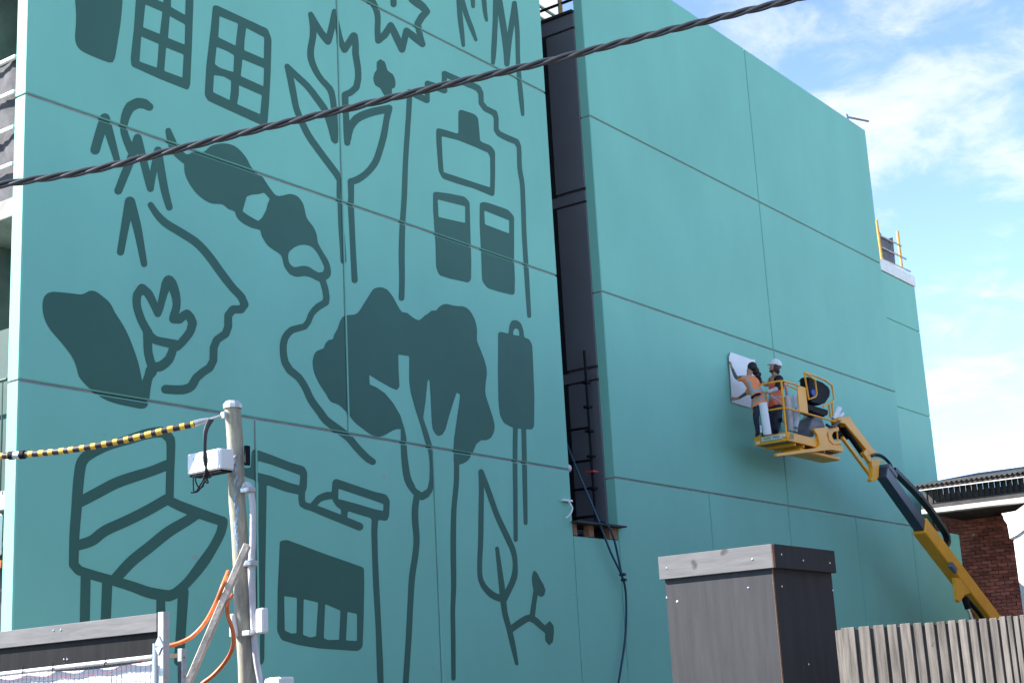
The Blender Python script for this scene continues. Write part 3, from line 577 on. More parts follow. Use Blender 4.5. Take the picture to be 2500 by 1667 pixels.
for k, (y, z) in enumerate(bricks):
    if k < 300: piece('brick', me, (BX-.03-random.uniform(0, .006), y, z), bb)
    else: rest.box(BX-.03-.04, BX+.02, y-BL/2+.008, y+BL/2-.008, z-CO/2+.007, z+CO/2-.007)
o = rest.build('brick_mass', m_brick, bb); o['kind'] = 'stuff'
zb0, zb1 = zx(1237, EX), zx(1225, EX)
s = MB(); s.box(EX, EX+.3, 4, YL-.05, zb0, zb1); s.build('white_beam', m_greywhite, bb, bevel=.01)
s = MB(); s.box(EX+.05, EX+.3, 4, YL-.05, zb1+.005, zx(1212, EX+.05)); s.build('dark_flashing', m_corr, bb)
s = MB(); y = YL-.1; k = 0
while y > 10.0:
    s.obox(V((EX+.2+(.03 if k % 2 else 0), y-.04, zx(1192, EX+.2))), V((.012, 0, 0)), V((0, .039, 0)), V((0, 0, .27))); y -= .08; k += 1
s.build('ribbed_sheet', m_corr, bb)
s = MB(); s.box(EX+.3, BX, 4, YL-.05, zb0+.05, zb0+.08); s.build('soffit', m_fascia, bb)
s = MB(); s.box(EX-.19, EX+.24, 4, YL-.05, zx(1172, EX), zx(1172, EX)+.01); s.build('eave_lining', m_fascia, bb)
zf = zx(1177, EX-.25)
s = MB(); s.box(EX-.24, EX-.2, 4, YL+.02, zf, zf+.13); s.build('fascia_board', m_fascia, bb, bevel=.005)
s = MB(); s.tube([(EX-.26, 4, zf), (EX-.26, YL+.02, zf)], .012, 6); s.build('gutter_bead', m_whitep, bb)
zr = zx(1164, EX-.3); s = MB(); nn = 560
for i in range(nn+1):
    y = YL+.04-i*.0183; zo = .026*math.sin(i*2*math.pi/7.6)
    s.v += [V((EX-.3, y, zr+zo)), V((EX+5.5, y, zr+.9+zo))]
for i in range(nn): s.face((2*i, 2*i+1, 2*i+3, 2*i+2))
o = s.build('roof_sheet', m_roof, bb, smooth=True); md = o.modifiers.new('solid', 'SOLIDIFY'); md.thickness = .012
p = at(2379, 1305, 0, BX); s = MB(); s.box(BX-.12, BX-.05, p.y-.035, p.y+.035, p.z-.035, p.z+.035); s.build('vent_plate', m_white, bb, bevel=.006)
# white verandah end
t = thing('white_verandah', 'white painted verandah beam and post at the right edge', 'verandah', (39.9, 11.7, -H))
VX = 39.9
pr_ = [at(px, py, 0, VX) for px, py in ((2444.4, 1253.2), (2480, 1246.8), (2500, 1232), (2560, 1190), (2560, 1255), (2500, 1293.3), (2483, 1306), (2465.3, 1315), (2459, 1279), (2451, 1268), (2448.7, 1259))]
s = MB(); s.prism(pr_, (.5, 0, 0)); s.build('bracketed_beam', m_whitep, t, bevel=.01)
pc = at(2473, 1311, 0, VX+.05)
s = MB(); s.box(VX+.05, VX+.4, pc.y-.42, pc.y, -H, pc.z+.3); s.build('post', m_whitep, t, bevel=.02)

# ------------------------------------------------------------------ boom lift
A_ = lambda x, y: (1740+x/4.9, 840+y/4.9)
bl = thing('boom_lift', 'yellow boom lift with its basket raised against the teal wall', 'boom lift', (33.4, 10.8, -H))
X0, Y0, Y1, X1 = 27.32, 12.84, 13.60, 29.85
ZF, ZT, ZM, ZR = 4.86, 5.05, 5.54, 6.10
s = MB(); s.box(X0, X1-.9, Y0, Y0+.04, ZF, ZT); s.box(X0, X0+.04, Y0+.04, Y1-.04, ZF, ZT); s.box(X0, X1, Y1-.04, Y1, ZF, ZT)
s.box(X1-.9, X1, Y0+.02, Y0+.05, ZF, ZT); s.box(X1-.04, X1, Y0+.06, Y1-.05, ZF, ZT); s.build('toe_board', m_yellow, bl, bevel=.012)
s = MB(); s.box(X0+.04, X1-.04, Y0+.055, Y1-.045, ZF+.02, ZF+.06); s.build('floor_plate', m_grey2, bl)
for x in (27.7, 28.1, 28.6, 29.1):
    s = MB(); s.box(x, x+.06, Y0+.05, Y1-.05, ZF-.05, ZF+.015); s.build('floor_bearer', m_yellow, bl)
def rail(pts, r=.021, name='rail'):
    s = MB(); s.tube([V(p) for p in pts], r, 8); return s.build(name, m_yellow, bl, smooth=True)
rail([(X0+.02, Y1-.0, ZR-.02), (X0, Y1-.08, ZR), (X0, Y0+.1, ZR), (X0+.05, Y0+.01, ZR), (X0+.62, Y0, ZR), (X0+.75, Y0, ZR-.02)])
rail([(X0, Y1-.02, ZM), (X0, Y0+.09, ZM), (X0+.08, Y0, ZM), (X1, Y0, ZM)])
rail([(X0+.05, Y1, ZM), (X1, Y1, ZM)]); rail([(X0+.05, Y1, ZR-.02), (X1-.3, Y1, ZR-.02), (X1-.1, Y1, ZR+.1)])
rail([(X0+.75, Y0+.01, ZR-.1), (X0+.25, Y0+.02, ZR-.06)], .016)
for (x, y, z1) in ((X0, Y0+.03, ZR), (X0, Y1-.07, ZR), (X0+.75, Y1, ZR), (X1-.9, Y1, ZR), (X1-.02, Y1-.02, ZR), (X1-.02, Y0+.03, ZM)):
    rail([(x, y, ZF+.1), (x, y, z1)], .022, 'post')
s = MB(); s.box(X0+.66, X0+1.07, Y0-.008, Y0+.012, ZM, ZR); s.build('gate_plate', m_yellow, bl, bevel=.006)
s = MB()
for k in range(21):
    y = Y0+.06+k*(Y1-Y0-.1)/20; s.tube([(X0+.008, y, ZT-.02), (X0+.008, y, ZM)], .0022, 3, False)
    x = X0+.08+k*.052; s.tube([(x, Y0+.008, ZT-.02), (x, Y0+.008, ZM)], .0022, 3, False)
for k in range(15):
    z = ZT+k*(ZM-ZT)/14; s.tube([(X0+.008, Y1-.05, z), (X0+.008, Y0+.06, z), (X0+.06, Y0+.008, z), (X0+1.15, Y0+.008, z)], .0022, 3, False)
o = s.build('wire_guard', m_wire, bl); o['kind'] = 'stuff'
for (y, z) in ((12.97, 5.30), (13.28, 5.27), (13.5, 5.14), (13.1, 5.08), (13.22, 5.52)):
    s = MB(); s.box(X0-.012, X0-.002, y-.05, y+.05, z-.045, z+.045); s.build('guard_clip', m_black2, bl, bevel=.004)
# name board on the basket: white with a green foot and small print
s = MB(); s.box(X0-.012, X0-.001, 12.965, 13.43, 4.905, 5.015); sb = s.build('name_board', m_white, bl)
s = MB(); s.box(X0-.015, X0-.0125, 12.967, 13.428, 4.907, 4.925); s.build('green_band', m_green, sb)
for y0, y1, z0, mt_ in ((13.22, 13.38, 4.952, m_green), (13.02, 13.17, 4.962, m_grey2), (13.02, 13.12, 4.94, m_grey2)):
    s = MB(); k = y1
    while k > y0: s.box(X0-.0155, X0-.0125, k-.011, k, z0, z0+.026 if mt_ is m_green or z0 > 4.95 else z0+.008); k -= .017
    o = s.build('small_print', mt_, sb); o['kind'] = 'stuff'
for y0 in (13.475, 12.88):
    s = MB(); s.box(X0-.012, X0-.001, y0, y0+.075, 4.89 if y0 > 13 else 4.955, 4.94 if y0 > 13 else 5.01); s.build('white_sticker', m_white, bl)
s = MB()
s.box(X0+.05, X0+.25, Y0-.012, Y0-.001, ZF+.04, ZT-.01); hz = s.build('hazard_sticker', m_tyel, bl)
s = MB()
for k in range(4):
    x = X0+.05+k*.05; s.prism([(x, Y0-.014, ZF+.05), (x+.025, Y0-.014, ZF+.05), (min(x+.075, X0+.25), Y0-.014, ZT-.02), (min(x+.05, X0+.245), Y0-.014, ZT-.02)], (0, .001, 0))
o = s.build('black_stripes', m_tblk, hz); o['kind'] = 'stuff'
# platform console, guard hoops, rotator, bracket
def Pz(x, y, Y=Y0): return at(*A_(x, y), 1, Y)
cpts = [Pz(*k_, Y0+.05) for k_ in ((1140, 385), (1205, 408), (1330, 455), (1385, 500), (1412, 560), (1405, 630), (1360, 700), (1290, 728), (1190, 705), (1145, 640))]
s = MB(); s.prism(cpts, (0, .2, 0)); s.build('console_cover', m_black2, bl, bevel=.03, smooth=True)
s = MB(); c = Pz(1187, 585, Y0+.03); s.tube([c+V((-.02, -.05, 0)), c+V((0, .02, 0))], .07, 14); s.build('blue_knob', m_blue, bl, smooth=True)
for hoop in ([(1095, 340), (1150, 660), (1230, 628), (1245, 590), (1225, 430), (1095, 340)], [(1095, 340), (1240, 385), (1340, 430), (1425, 490), (1435, 540), (1450, 660), (1425, 690), (1320, 750)]):
    s = MB(); s.tube([Pz(*k_, Y0-.02) for k_ in hoop], .02, 8); s.build('console_hoop', m_yellow, bl, smooth=True)
s = MB(); s.tube([Pz(1110, 400, Y0+.3), Pz(1030, 440, Y0+.3), Pz(1115, 470, Y0+.3)], .016, 6); s.build('console_handle', m_grey2, bl)
s = MB(); s.prism([Pz(*k_, Y0+.04) for k_ in ((1135, 735), (1180, 725), (1385, 785), (1385, 840), (1340, 868), (1150, 790))], (0, .3, 0)); s.build('lower_cover', m_black2, bl, bevel=.02)
for a, b_ in (((1385, 700), (1412, 880)), ((1425, 690), (1440, 850))):
    s = MB(); s.tube([Pz(*a, Y0+.1), Pz(*b_, Y0+.1)], .022, 8); s.build('console_post', m_yellow, bl, smooth=True)
s = MB(); s.prism([Pz(*k_, Y0+.12) for k_ in ((1160, 1000), (1190, 890), (1240, 850), (1300, 870), (1350, 990), (1250, 1010), (1215, 1100), (1160, 1110))], (0, .3, 0)); s.build('rotator_housing', m_grey2, bl, bevel=.02)
s = MB(); s.prism([Pz(*k_, Y0-.05) for k_ in ((1210, 1022), (1228, 1006), (1360, 990), (1384, 1015), (1365, 1080), (1385, 1150), (1430, 1200), (1562, 1218), (1566, 1290), (1420, 1262), (770, 1342), (760, 1310), (1240, 1240), (1284, 1200), (1260, 1100), (1238, 1060))], (0, .06, 0)); s.build('support_bracket', m_yellow, bl, bevel=.008)
lo = Pz(1080, 1300); s = MB(); s.box(28.0, 29.95, Y0+.06, Y0+.5, 4.72, 4.80); s.build('underframe', m_yellow, bl, bevel=.02)
s = MB(); s.prism([Pz(*k_, Y0+.0) for k_ in ((1370, 1010), (1510, 985), (1515, 1040), (1450, 1050), (1430, 1095), (1455, 1150), (1545, 1150), (1540, 1195), (1450, 1205), (1395, 1150))], (0, .22, 0)); s.build('knuckle_fork', m_yellow, bl, bevel=.015)
s = MB(); s.tube([Pz(1400, 1090, Y0+.1), Pz(1400, 1090, Y0+.3)], .12, 12); s.build('rotator_gear', m_black2, bl)
A4 = lambda x, y: (2020+x/7.84, 1000+y/7.84)
def J(x, y, Y=12.9): return at(*A4(x, y), 1, Y)
s = MB(); s.prism([J(*k_, 12.95) for k_ in ((205, 240), (300, 260), (420, 380), (470, 520), (440, 560), (360, 550), (270, 480), (200, 560), (190, 360))], (0, .16, 0)); s.build('knuckle_plate', m_black2, bl, bevel=.01)
s = MB(); s.prism([J(*k_, 12.8) for k_ in ((215, 190), (240, 150), (290, 130), (440, 130), (490, 230), (900, 770), (945, 790), (960, 830), (900, 880), (840, 860), (750, 760), (340, 270), (230, 240))], (0, .2, 0)); s.build('jib_beam', m_yellow, bl, bevel=.012)
s = MB(); s.prism([J(*k_, 12.79) for k_ in ((745, 755), (840, 860), (835, 1000), (800, 980), (690, 830))], (0, .08, 0)); s.build('jib_gusset', m_yellow, bl)
s = MB(); s.beam(J(280, 530), J(865, 1320), .07, .075); s.build('jib_link', m_yellow, bl, bevel=.008)
s = MB(); s.tube([J(300, 330), J(690, 880)], .055, 10); s.build('jib_cylinder', m_black2, bl, smooth=True)
s = MB(); s.tube([J(690, 880), J(870, 1200)], .024, 10); s.build('jib_rod', m_chrome, bl, smooth=True)
s = MB(); s.prism([J(*k_, 12.78) for k_ in ((838, 945), (960, 930), (1090, 1000), (1000, 1020), (990, 1150), (985, 1290), (930, 1360), (850, 1375), (830, 1330), (865, 1280), (870, 1120))], (0, .1, 0)); s.build('jib_knuckle', m_yellow, bl, bevel=.01)
for k, off in enumerate((0, 18, 36)):
    s = MB(); s.tube(curve3([J(850, 880+off*.5, 12.75+k*.06), J(920, 842+off, 12.75+k*.06), J(1040, 870+off, 12.75+k*.06), J(1140, 950+off, 12.75+k*.06), J(1215, 1040+off, 12.7+k*.06), J(1245, 1130+off, 12.7+k*.06)]), .022, 7); s.build('hydraulic_hose', m_rubber, bl, smooth=True)
s = MB(); s.tube(curve3([Pz(1360, 960, Y0-.03), Pz(1400, 985, Y0-.06), Pz(1460, 975, Y0-.06), Pz(1510, 920, Y0-.02), Pz(1545, 880, Y0)]), .03, 8); s.build('hydraulic_hose', m_rubber, bl, smooth=True)
# main boom: dark fly section sliding out of the yellow base section
tip = at(2153, 1152, 1, 12.75); mid = at(2245, 1283, 1, 12.7); bot = at(2428, 1520, 1, 12.6)
ax = (tip-bot).normalized(); upb = V((0, 0, 1))
base_far = bot - ax*1.6
s = MB(); s.beam(mid-ax*.3, tip, .24, .31); s.build('fly_boom', m_navy, bl, bevel=.02)
s = MB(); s.beam(base_far, mid, .32, .41); yb = s.build('base_boom', m_yellow, bl, bevel=.02)
side = ax.cross(upb).normalized(); ub = side.cross(ax).normalized()
for k in range(4):
    c = mid + ax*.005 + side*(.07 if k % 2 else -.07) + ub*(.09 if k < 2 else -.07); s = MB(); s.tube([c, c+ax*.035], .05, 12); s.build('wear_pad_cap', m_litter, yb, smooth=True)
c = tip-ax*.28+ub*.2; s = MB(); s.obox(c, ax*.22, side*.14, ub*.07); s.build('cable_tray', m_grey2, bl, bevel=.02)
# energy chain along the top
cp = curve3([at(px, py, 1, 12.72) for px, py in ((2180, 1146), (2206, 1172), (2240, 1207), (2270, 1244), (2294, 1278), (2308, 1301), (2313, 1320), (2306, 1334))], 7)
for i in range(0, len(cp)-1):
    a, b_ = cp[i], cp[i+1]; d = (b_-a); L_ = d.length; d.normalize(); sd = side; u = sd.cross(d).normalized()
    s = MB(); s.obox((a+b_)/2, d*L_*.44, sd*.075, u*.05); s.build('chain_link', m_rubber, bl)
pl = at(2232+80, 1385, 1, 11.5)
c = mid - ax*1.42 - side*0 ; q_ = at(2326, 1385, 1, 12.45)
s = MB(); s.obox(q_, ax*.15, side*.05, ub*.07); s.build('boom_light_box', m_grey2, bl, bevel=.01)
s = MB(); s.prism([at(px, py, 1, 12.5) for px, py in ((2332, 1409), (2345, 1412), (2372, 1446), (2355, 1452), (2344, 1470), (2339, 1464), (2334, 1423))], (0, .09, 0)); s.build('lift_lug', m_yellow, bl, bevel=.008)
c0, c1 = at(2354, 1458, 1, 12.55), at(2364, 1486, 1, 12.5); dd = (c1-c0).normalized()
s = MB(); s.tube([c0, c1], .075, 10); s.build('lift_cylinder', m_black2, bl, smooth=True)
s = MB(); s.tube([c1, c1+dd*1.2], .04, 10); s.build('lift_rod', m_chrome, bl, smooth=True)
c2 = at(2385, 1490, 1, 12.5); s = MB(); s.tube([c0+V((.1, 0, 0)), c2, c2-ax*.8], .05, 8); s.build('lift_hose_guard', m_black2, bl)
# chassis behind the fence
s = MB(); s.box(base_far.x-.7, base_far.x+1.1, base_far.y-.6, base_far.y+.6, -H+.9, base_far.z+.2); s.build('turntable', m_yellow, bl, bevel=.08)
s = MB(); s.box(base_far.x-1.4, base_far.x+1.4, base_far.y-.75, base_far.y+.75, -H+.4, -H+.88); s.build('chassis', m_navy, bl, bevel=.05)
for sx in (-1, 1):
    for sy in (-1, 1):
        s = MB(); x = base_far.x+sx*1.05; y = base_far.y+sy*.92; s.tube([(x, y-.16, -H+.4), (x, y+.16, -H+.4)], .4, 18); wh = s.build('wheel', m_rubber, bl, smooth=True)
        s = MB(); s.tube([(x, y+sy*.10, -H+.4), (x, y+sy*.175, -H+.4)], .2, 14); s.build('rim', m_white, wh)

# ------------------------------------------------------------------ paper and rolls
pp = [Pz(*k_, 13.985) for k_ in ((212, 96), (300, 125), (400, 160), (470, 186), (500, 184), (505, 240), (480, 500), (452, 757), (360, 735), (285, 712), (222, 695), (208, 400), (190, 240), (177, 152), (190, 125))]
s = MB(); n0 = len(pp); s.v = [v.copy() for v in pp]; cc = sum(pp, V((0, 0, 0)))/n0; s.v.append(cc+V((0, -.008, 0)))
for i, v in enumerate(s.v[:n0]): v.y -= (.03 if i in (13, 14) else .012 if i in (4, 10, 12) else .004)
for i in range(n0): s.face((i, (i+1) % n0, n0))
tag(s.build('paper_sheet', m_paper, smooth=True), 'large white paper sheet held flat against the teal wall', 'paper')
def roll(a, b_, r, Y, lab, yb_=None):
    p0, p1 = Pz(*a, Y), Pz(*b_, yb_ or Y); s = MB(); d = (p1-p0); nn = 16
    s.tube([p0, p1], r, nn, False); s.tube([p0, p1], r*.93, nn, False)
    for e in (0, 1):
        o0, i0 = e*nn, 2*nn+e*nn
        for j in range(nn): s.face((o0+j, o0+(j+1) % nn, i0+(j+1) % nn, i0+j))
    return tag(s.build('paper_roll', m_paper, smooth=True), lab, 'paper roll', 'rolled paper sheets in the basket')
roll((655, 1080), (600, 700), .082, 13.05, 'thick white paper roll standing at the left end of the basket')
roll((560, 1060), (550, 975), .06, 13.3, 'short stubby paper roll low in the left corner of the basket', 13.3)
roll((935, 1040), (900, 615), .062, 13.1, 'paper roll standing just right of the pink tube')
roll((985, 1050), (985, 610), .055, 13.2, 'middle paper roll of the bunch behind the wire guard')
roll((990, 1000), (1058, 580), .048, 13.0, 'paper roll leaning right against the yellow gate plate')
roll((1440, 900), (1500, 760), .045, 12.95, 'paper roll leaning over the right end of the basket')
roll((1465, 905), (1525, 765), .040, 13.1, 'paper roll tucked behind the leaning one at the right end')
roll((1500, 900), (1555, 830), .040, 13.2, 'shortest paper roll beside the top of the yellow jib')
s = MB(); s.tube([Pz(892, 640, 13.25), Pz(868, 480, 13.25)], .028, 10); tag(s.build('pink_tube', m_pink, smooth=True), 'pink tube standing behind the worker in the white helmet', 'tube')

# ------------------------------------------------------------------ people
def figure(name, label, J, bones, mats, regions):
    """J: joint -> (point, radius); bones: edges; one continuous skinned surface"""
    names = list(J); me = bpy.data.meshes.new(name); me.from_pydata([J[n][0] for n in names], [(names.index(a), names.index(b)) for a, b in bones], [])
    o = bpy.data.objects.new(name, me); COL.objects.link(o)
    o.modifiers.new('skin', 'SKIN'); sv = me.skin_vertices[0].data if me.skin_vertices else None
    if sv is None:
        bm = bmesh.new(); bm.from_mesh(me); bm.verts.layers.skin.verify(); bm.to_mesh(me); bm.free(); sv = me.skin_vertices[0].data
    for i, n in enumerate(names):
        r = J[n][1]; sv[i].radius = r if isinstance(r, tuple) else (r, r); sv[i].use_root = (n == 'pelvis'); sv[i].use_loose = False
    sb = o.modifiers.new('sub', 'SUBSURF'); sb.levels = 2; sb.render_levels = 2
    dg = bpy.context.evaluated_depsgraph_get(); ev = o.evaluated_get(dg); res = bpy.data.meshes.new_from_object(ev)
    o.modifiers.clear(); o.data = res; res.materials.clear()
    for m in mats: res.materials.append(m)
    segs = [(J[a][0], J[b][0], regions.get((a, b), regions.get(b, 0))) for a, b in bones]
    for p in res.polygons:
        c = p.center; best = 1e9; mi = 0
        for a, b, r in segs:
            d = b-a; t_ = max(0, min(1, (c-a).dot(d)/max(d.length_squared, 1e-9))); dist = (c-a-d*t_).length
            if dist < best: best, mi = dist, r
        p.material_index = mi; p.use_smooth = True
    for v in res.vertices: v.co.z += H
    tag(o, label, 'person'); return o
def shell(o, name, sel, off, mats, matfn):
    """clothing that follows the body: chosen faces pushed outwards"""
    me = o.data; b = MB(); im = {}
    for p in me.polygons:
        if sel(p):
            idx = []
            for i in p.vertices:
                if i not in im: im[i] = len(b.v); v = me.vertices[i]; b.v.append(v.co+v.normal*off-V((0, 0, H)))
                idx.append(im[i])
            b.cur = matfn(p.center-V((0, 0, H))); b.face(idx)
    ob = b.build(name, mats, o, smooth=True); md = ob.modifiers.new('thick', 'SOLIDIFY'); md.thickness = .006; return ob
def hand(J, bones, wrist, tip, spread, nm):
    """palm plus five fingers of unequal length"""
    d = (tip-wrist).normalized(); palm = wrist+d*.075; J[nm+'palm'] = (palm, (.033, .022)); bones.append((nm+'wrist', nm+'palm'))
    for k, (ang, ln) in enumerate(((-.55, .05), (-.2, .075), (.02, .085), (.24, .078), (.5, .06))):
        e = (d*math.cos(ang)+spread*math.sin(ang)).normalized(); a = palm+e*.035; b = palm+e*(.035+ln)
        J[f'{nm}f{k}a'] = (a, .010); J[f'{nm}f{k}b'] = (b, .007); bones += [(nm+'palm', f'{nm}f{k}a'), (f'{nm}f{k}a', f'{nm}f{k}b')]
def head_parts(o, c, face, hr, hair_m):
    pass
# worker reaching to the paper
W = lambda x, y, Y: Pz(x, y, Y)
J_ = {'pelvis': (W(565, 690, 13.32), .125), 'waist': (W(525, 600, 13.40), (.115, .10)), 'chest': (W(465, 470, 13.50), (.13, .11)), 'neckb': (W(432, 395, 13.53), .06), 'neck': (W(436, 355, 13.53), .05),
      'head': (W(455, 310, 13.52), (.085, .09)), 'crown': (W(462, 268, 13.50), (.075, .08)),
      'lsh': (W(385, 402, 13.60), .065), 'lel': (W(282, 405, 13.74), .045), 'lwrist': (W(236, 300, 13.90), .029),
      'rsh': (W(500, 440, 13.46), .065), 'rel': (W(430, 570, 13.62), .045), 'rwrist': (W(312, 645, 13.88), .029),
      'lhip': (W(540, 720, 13.36), .095), 'lkn': (W(515, 880, 13.30), .065), 'lan': (W(545, 1060, 13.30), .045), 'lto': (W(522, 1092, 13.42), .04),
      'rhip': (W(600, 725, 13.28), .095), 'rkn': (W(610, 880, 13.24), .065), 'ran': (W(620, 1060, 13.22), .045), 'rto': (W(598, 1092, 13.34), .04)}
bones = [('pelvis', 'waist'), ('waist', 'chest'), ('chest', 'neckb'), ('neckb', 'neck'), ('neck', 'head'), ('head', 'crown'), ('chest', 'lsh'), ('lsh', 'lel'), ('lel', 'lwrist'), ('chest', 'rsh'), ('rsh', 'rel'), ('rel', 'rwrist'),
         ('pelvis', 'lhip'), ('lhip', 'lkn'), ('lkn', 'lan'), ('lan', 'lto'), ('pelvis', 'rhip'), ('rhip', 'rkn'), ('rkn', 'ran'), ('ran', 'rto')]
hand(J_, bones, J_['lwrist'][0], W(205, 200, 13.955), V((-.9, .1, -.3)), 'l'); hand(J_, bones, J_['rwrist'][0], W(235, 655, 13.955), V((-.1, 0, 1)), 'r')
reg = {'waist': 0, 'chest': 0, 'neckb': 0, 'neck': 2, 'head': 2, 'crown': 2, 'lsh': 1, 'lel': 1, 'lwrist': 1, 'rsh': 1, 'rel': 1, 'rwrist': 1}
for n_ in ('lhip', 'lkn', 'lan', 'rhip', 'rkn', 'ran'): reg[n_] = 3
for n_ in ('lto', 'rto'): reg[n_] = 4
for n_ in J_:
    if n_ not in reg and n_ != 'pelvis': reg[n_] = 2
wo = figure('person', 'worker with dark ponytail and orange vest pressing paper to the wall', J_, bones, [m_olive, m_olive, m_skin, m_jeans, m_rubber], reg)
ch = J_['chest'][0]; wa = J_['waist'][0]; pe = J_['pelvis'][0]; axw = (J_['neckb'][0]-pe).normalized()
def sel_torso(p):
    c = p.center-V((0, 0, H)); h_ = (c-pe).dot(axw); lat = (c-pe-axw*h_).length
    return p.material_index in (0, 1, 3) and -.12 < h_ < .62 and lat < .25
def tape_w(c):
    h_ = (c-pe).dot(axw)
    if abs(h_-.02) < .03 or abs(h_-.22) < .03: return 1
    lat = (c-pe-axw*h_).dot(V((.58, -.8, 0)))
    return 1 if h_ > .24 and abs(lat+.05) < .025 else 0
shell(wo, 'safety_vest', sel_torso, .022, [m_vest_a, m_tape], tape_w)
s = MB(); hc = W(460, 292, 13.50); s.ellip(hc+V((.022, -.02, .028)), (.105, .105, .115)); s.ellip(hc+V((.08, -.055, -.05)), (.085, .08, .095))
s.tube(curve3([hc+V((.1, -.07, -.06)), W(535, 375, 13.42), W(560, 420, 13.42), W(565, 470, 13.42)]), [.07]*8+[.055]*8+[.03]*9 if False else .045, 8); s.build('hair', m_hair, wo, smooth=True)
s = MB(); s.ellip(W(545, 362, 13.42), (.065, .065, .06)); s.build('ponytail', m_hair, wo, smooth=True)
s = MB(); s.ellip(W(413, 318, 13.54), (.016, .014, .018), 8, 6); s.build('nose', m_skin, wo, smooth=True)
s = MB(); s.tube([W(470+a*14, 600+b*28+40, 13.30) for a, b in ((0, 0), (3, -1.2), (6, -1.6), (9, -.6))], .028, 8); s.build('tool_belt', m_black2, wo, smooth=True)
# worker in the white helmet
J_ = {'pelvis': (W(745, 700, 13.22), .12), 'waist': (W(755, 600, 13.22), (.13, .11)), 'chest': (W(765, 460, 13.20), (.15, .12)), 'neckb': (W(738, 372, 13.20), .065), 'neck': (W(728, 335, 13.20), .055),
      'head': (W(722, 295, 13.20), (.085, .095)), 'crown': (W(735, 245, 13.20), (.085, .095)),
      'nsh': (W(805, 415, 13.05), .075), 'nel': (W(762, 540, 12.98), .052), 'nwrist': (W(648, 575, 13.05), .034),
      'fsh': (W(702, 430, 13.38), .07), 'fel': (W(640, 495, 13.48), .05), 'fwrist': (W(570, 440, 13.56), .034),
      'lhip': (W(725, 720, 13.30), .10), 'lkn': (W(705, 880, 13.26), .072), 'lan': (W(735, 1050, 13.26), .048), 'lto': (W(705, 1080, 13.36), .042),
      'rhip': (W(785, 715, 13.12), .10), 'rkn': (W(790, 880, 13.06), .072), 'ran': (W(770, 1050, 13.08), .048), 'rto': (W(745, 1075, 13.2), .042)}
bones = [('pelvis', 'waist'), ('waist', 'chest'), ('chest', 'neckb'), ('neckb', 'neck'), ('neck', 'head'), ('head', 'crown'), ('chest', 'nsh'), ('nsh', 'nel'), ('nel', 'nwrist'), ('chest', 'fsh'), ('fsh', 'fel'), ('fel', 'fwrist'),
         ('pelvis', 'lhip'), ('lhip', 'lkn'), ('lkn', 'lan'), ('lan', 'lto'), ('pelvis', 'rhip'), ('rhip', 'rkn'), ('rkn', 'ran'), ('ran', 'rto')]
hand(J_, bones, J_['nwrist'][0], W(600, 580, 13.08), V((-.1, 0, 1)), 'n'); hand(J_, bones, J_['fwrist'][0], W(535, 420, 13.6), V((.3, 0, 1)), 'f')
reg = {'waist': 0, 'chest': 0, 'neckb': 2, 'neck': 2, 'head': 2, 'crown': 2, 'nsh': 0, 'nel': 0, 'nwrist': 1, 'fsh': 0, 'fel': 1, 'fwrist': 1}
for n_ in ('lhip', 'lkn', 'lan', 'rhip', 'rkn', 'ran'): reg[n_] = 3
for n_ in ('lto', 'rto'): reg[n_] = 4
for n_ in J_:
    if n_ not in reg and n_ != 'pelvis': reg[n_] = 2
ma = figure('person', 'bearded worker in white helmet and black t-shirt under an orange vest', J_, bones, [m_tee, m_lgrey, m_skin, m_jeans, m_rubber], reg)
pe = J_['pelvis'][0].copy(); axw = (J_['neckb'][0]-pe).normalized(); nsh = J_['nsh'][0].copy()
def sel_m(p):
    c = p.center-V((0, 0, H)); h_ = (c-pe).dot(axw); lat = (c-pe-axw*h_).length
    front = (c-pe-axw*h_).dot(V((-.6, .4, 0)))
    if (c-nsh).length < .12 or (h_ > .26 and (c-pe-axw*h_).dot(V((.3, -.95, 0))) > .06 and front > -.08): return False
    return p.material_index in (0, 3) and -.10 < h_ < .62 and lat < .24
shell(ma, 'safety_vest', sel_m, .02, [m_vest_b, m_tape], lambda c: 1 if abs((c-pe).dot(axw)-.10) < .032 else 0)
hc = W(752, 238, 13.2)
s = MB(); s.ellip(hc+V((.0, 0, -.02)), (.155, .125, .135), 18, 10, -.25); hh = s.build('hard_hat', m_white, ma, smooth=True)
s = MB(); s.ellip(W(700, 243, 13.23), (.085, .085, .02), 14, 6); s.build('peak', m_white, hh, smooth=True)
s = MB(); b0 = W(805, 283, 13.12); s.box(b0.x-.03, b0.x+.03, b0.y-.02, b0.y+.02, b0.z-.012, b0.z+.012); s.build('red_badge', m_red, hh)
s = MB(); s.ellip(W(745, 295, 13.17), (.085, .10, .10)); s.ellip(W(765, 325, 13.16), (.06, .07, .07)); s.build('hair', m_hairb, ma, smooth=True)
s = MB(); s.ellip(W(705, 322, 13.21), (.055, .055, .03)); s.build('beard', m_hairb, ma, smooth=True)
s = MB(); s.ellip(W(678, 292, 13.24), (.016, .014, .018), 8, 6); s.build('nose', m_skin, ma, smooth=True)
s = MB(); s.tube([W(690, 610, 13.05), W(760, 660, 12.95), W(820, 720, 12.93)], .022, 6); s.build('harness_strap', m_tape, ma)

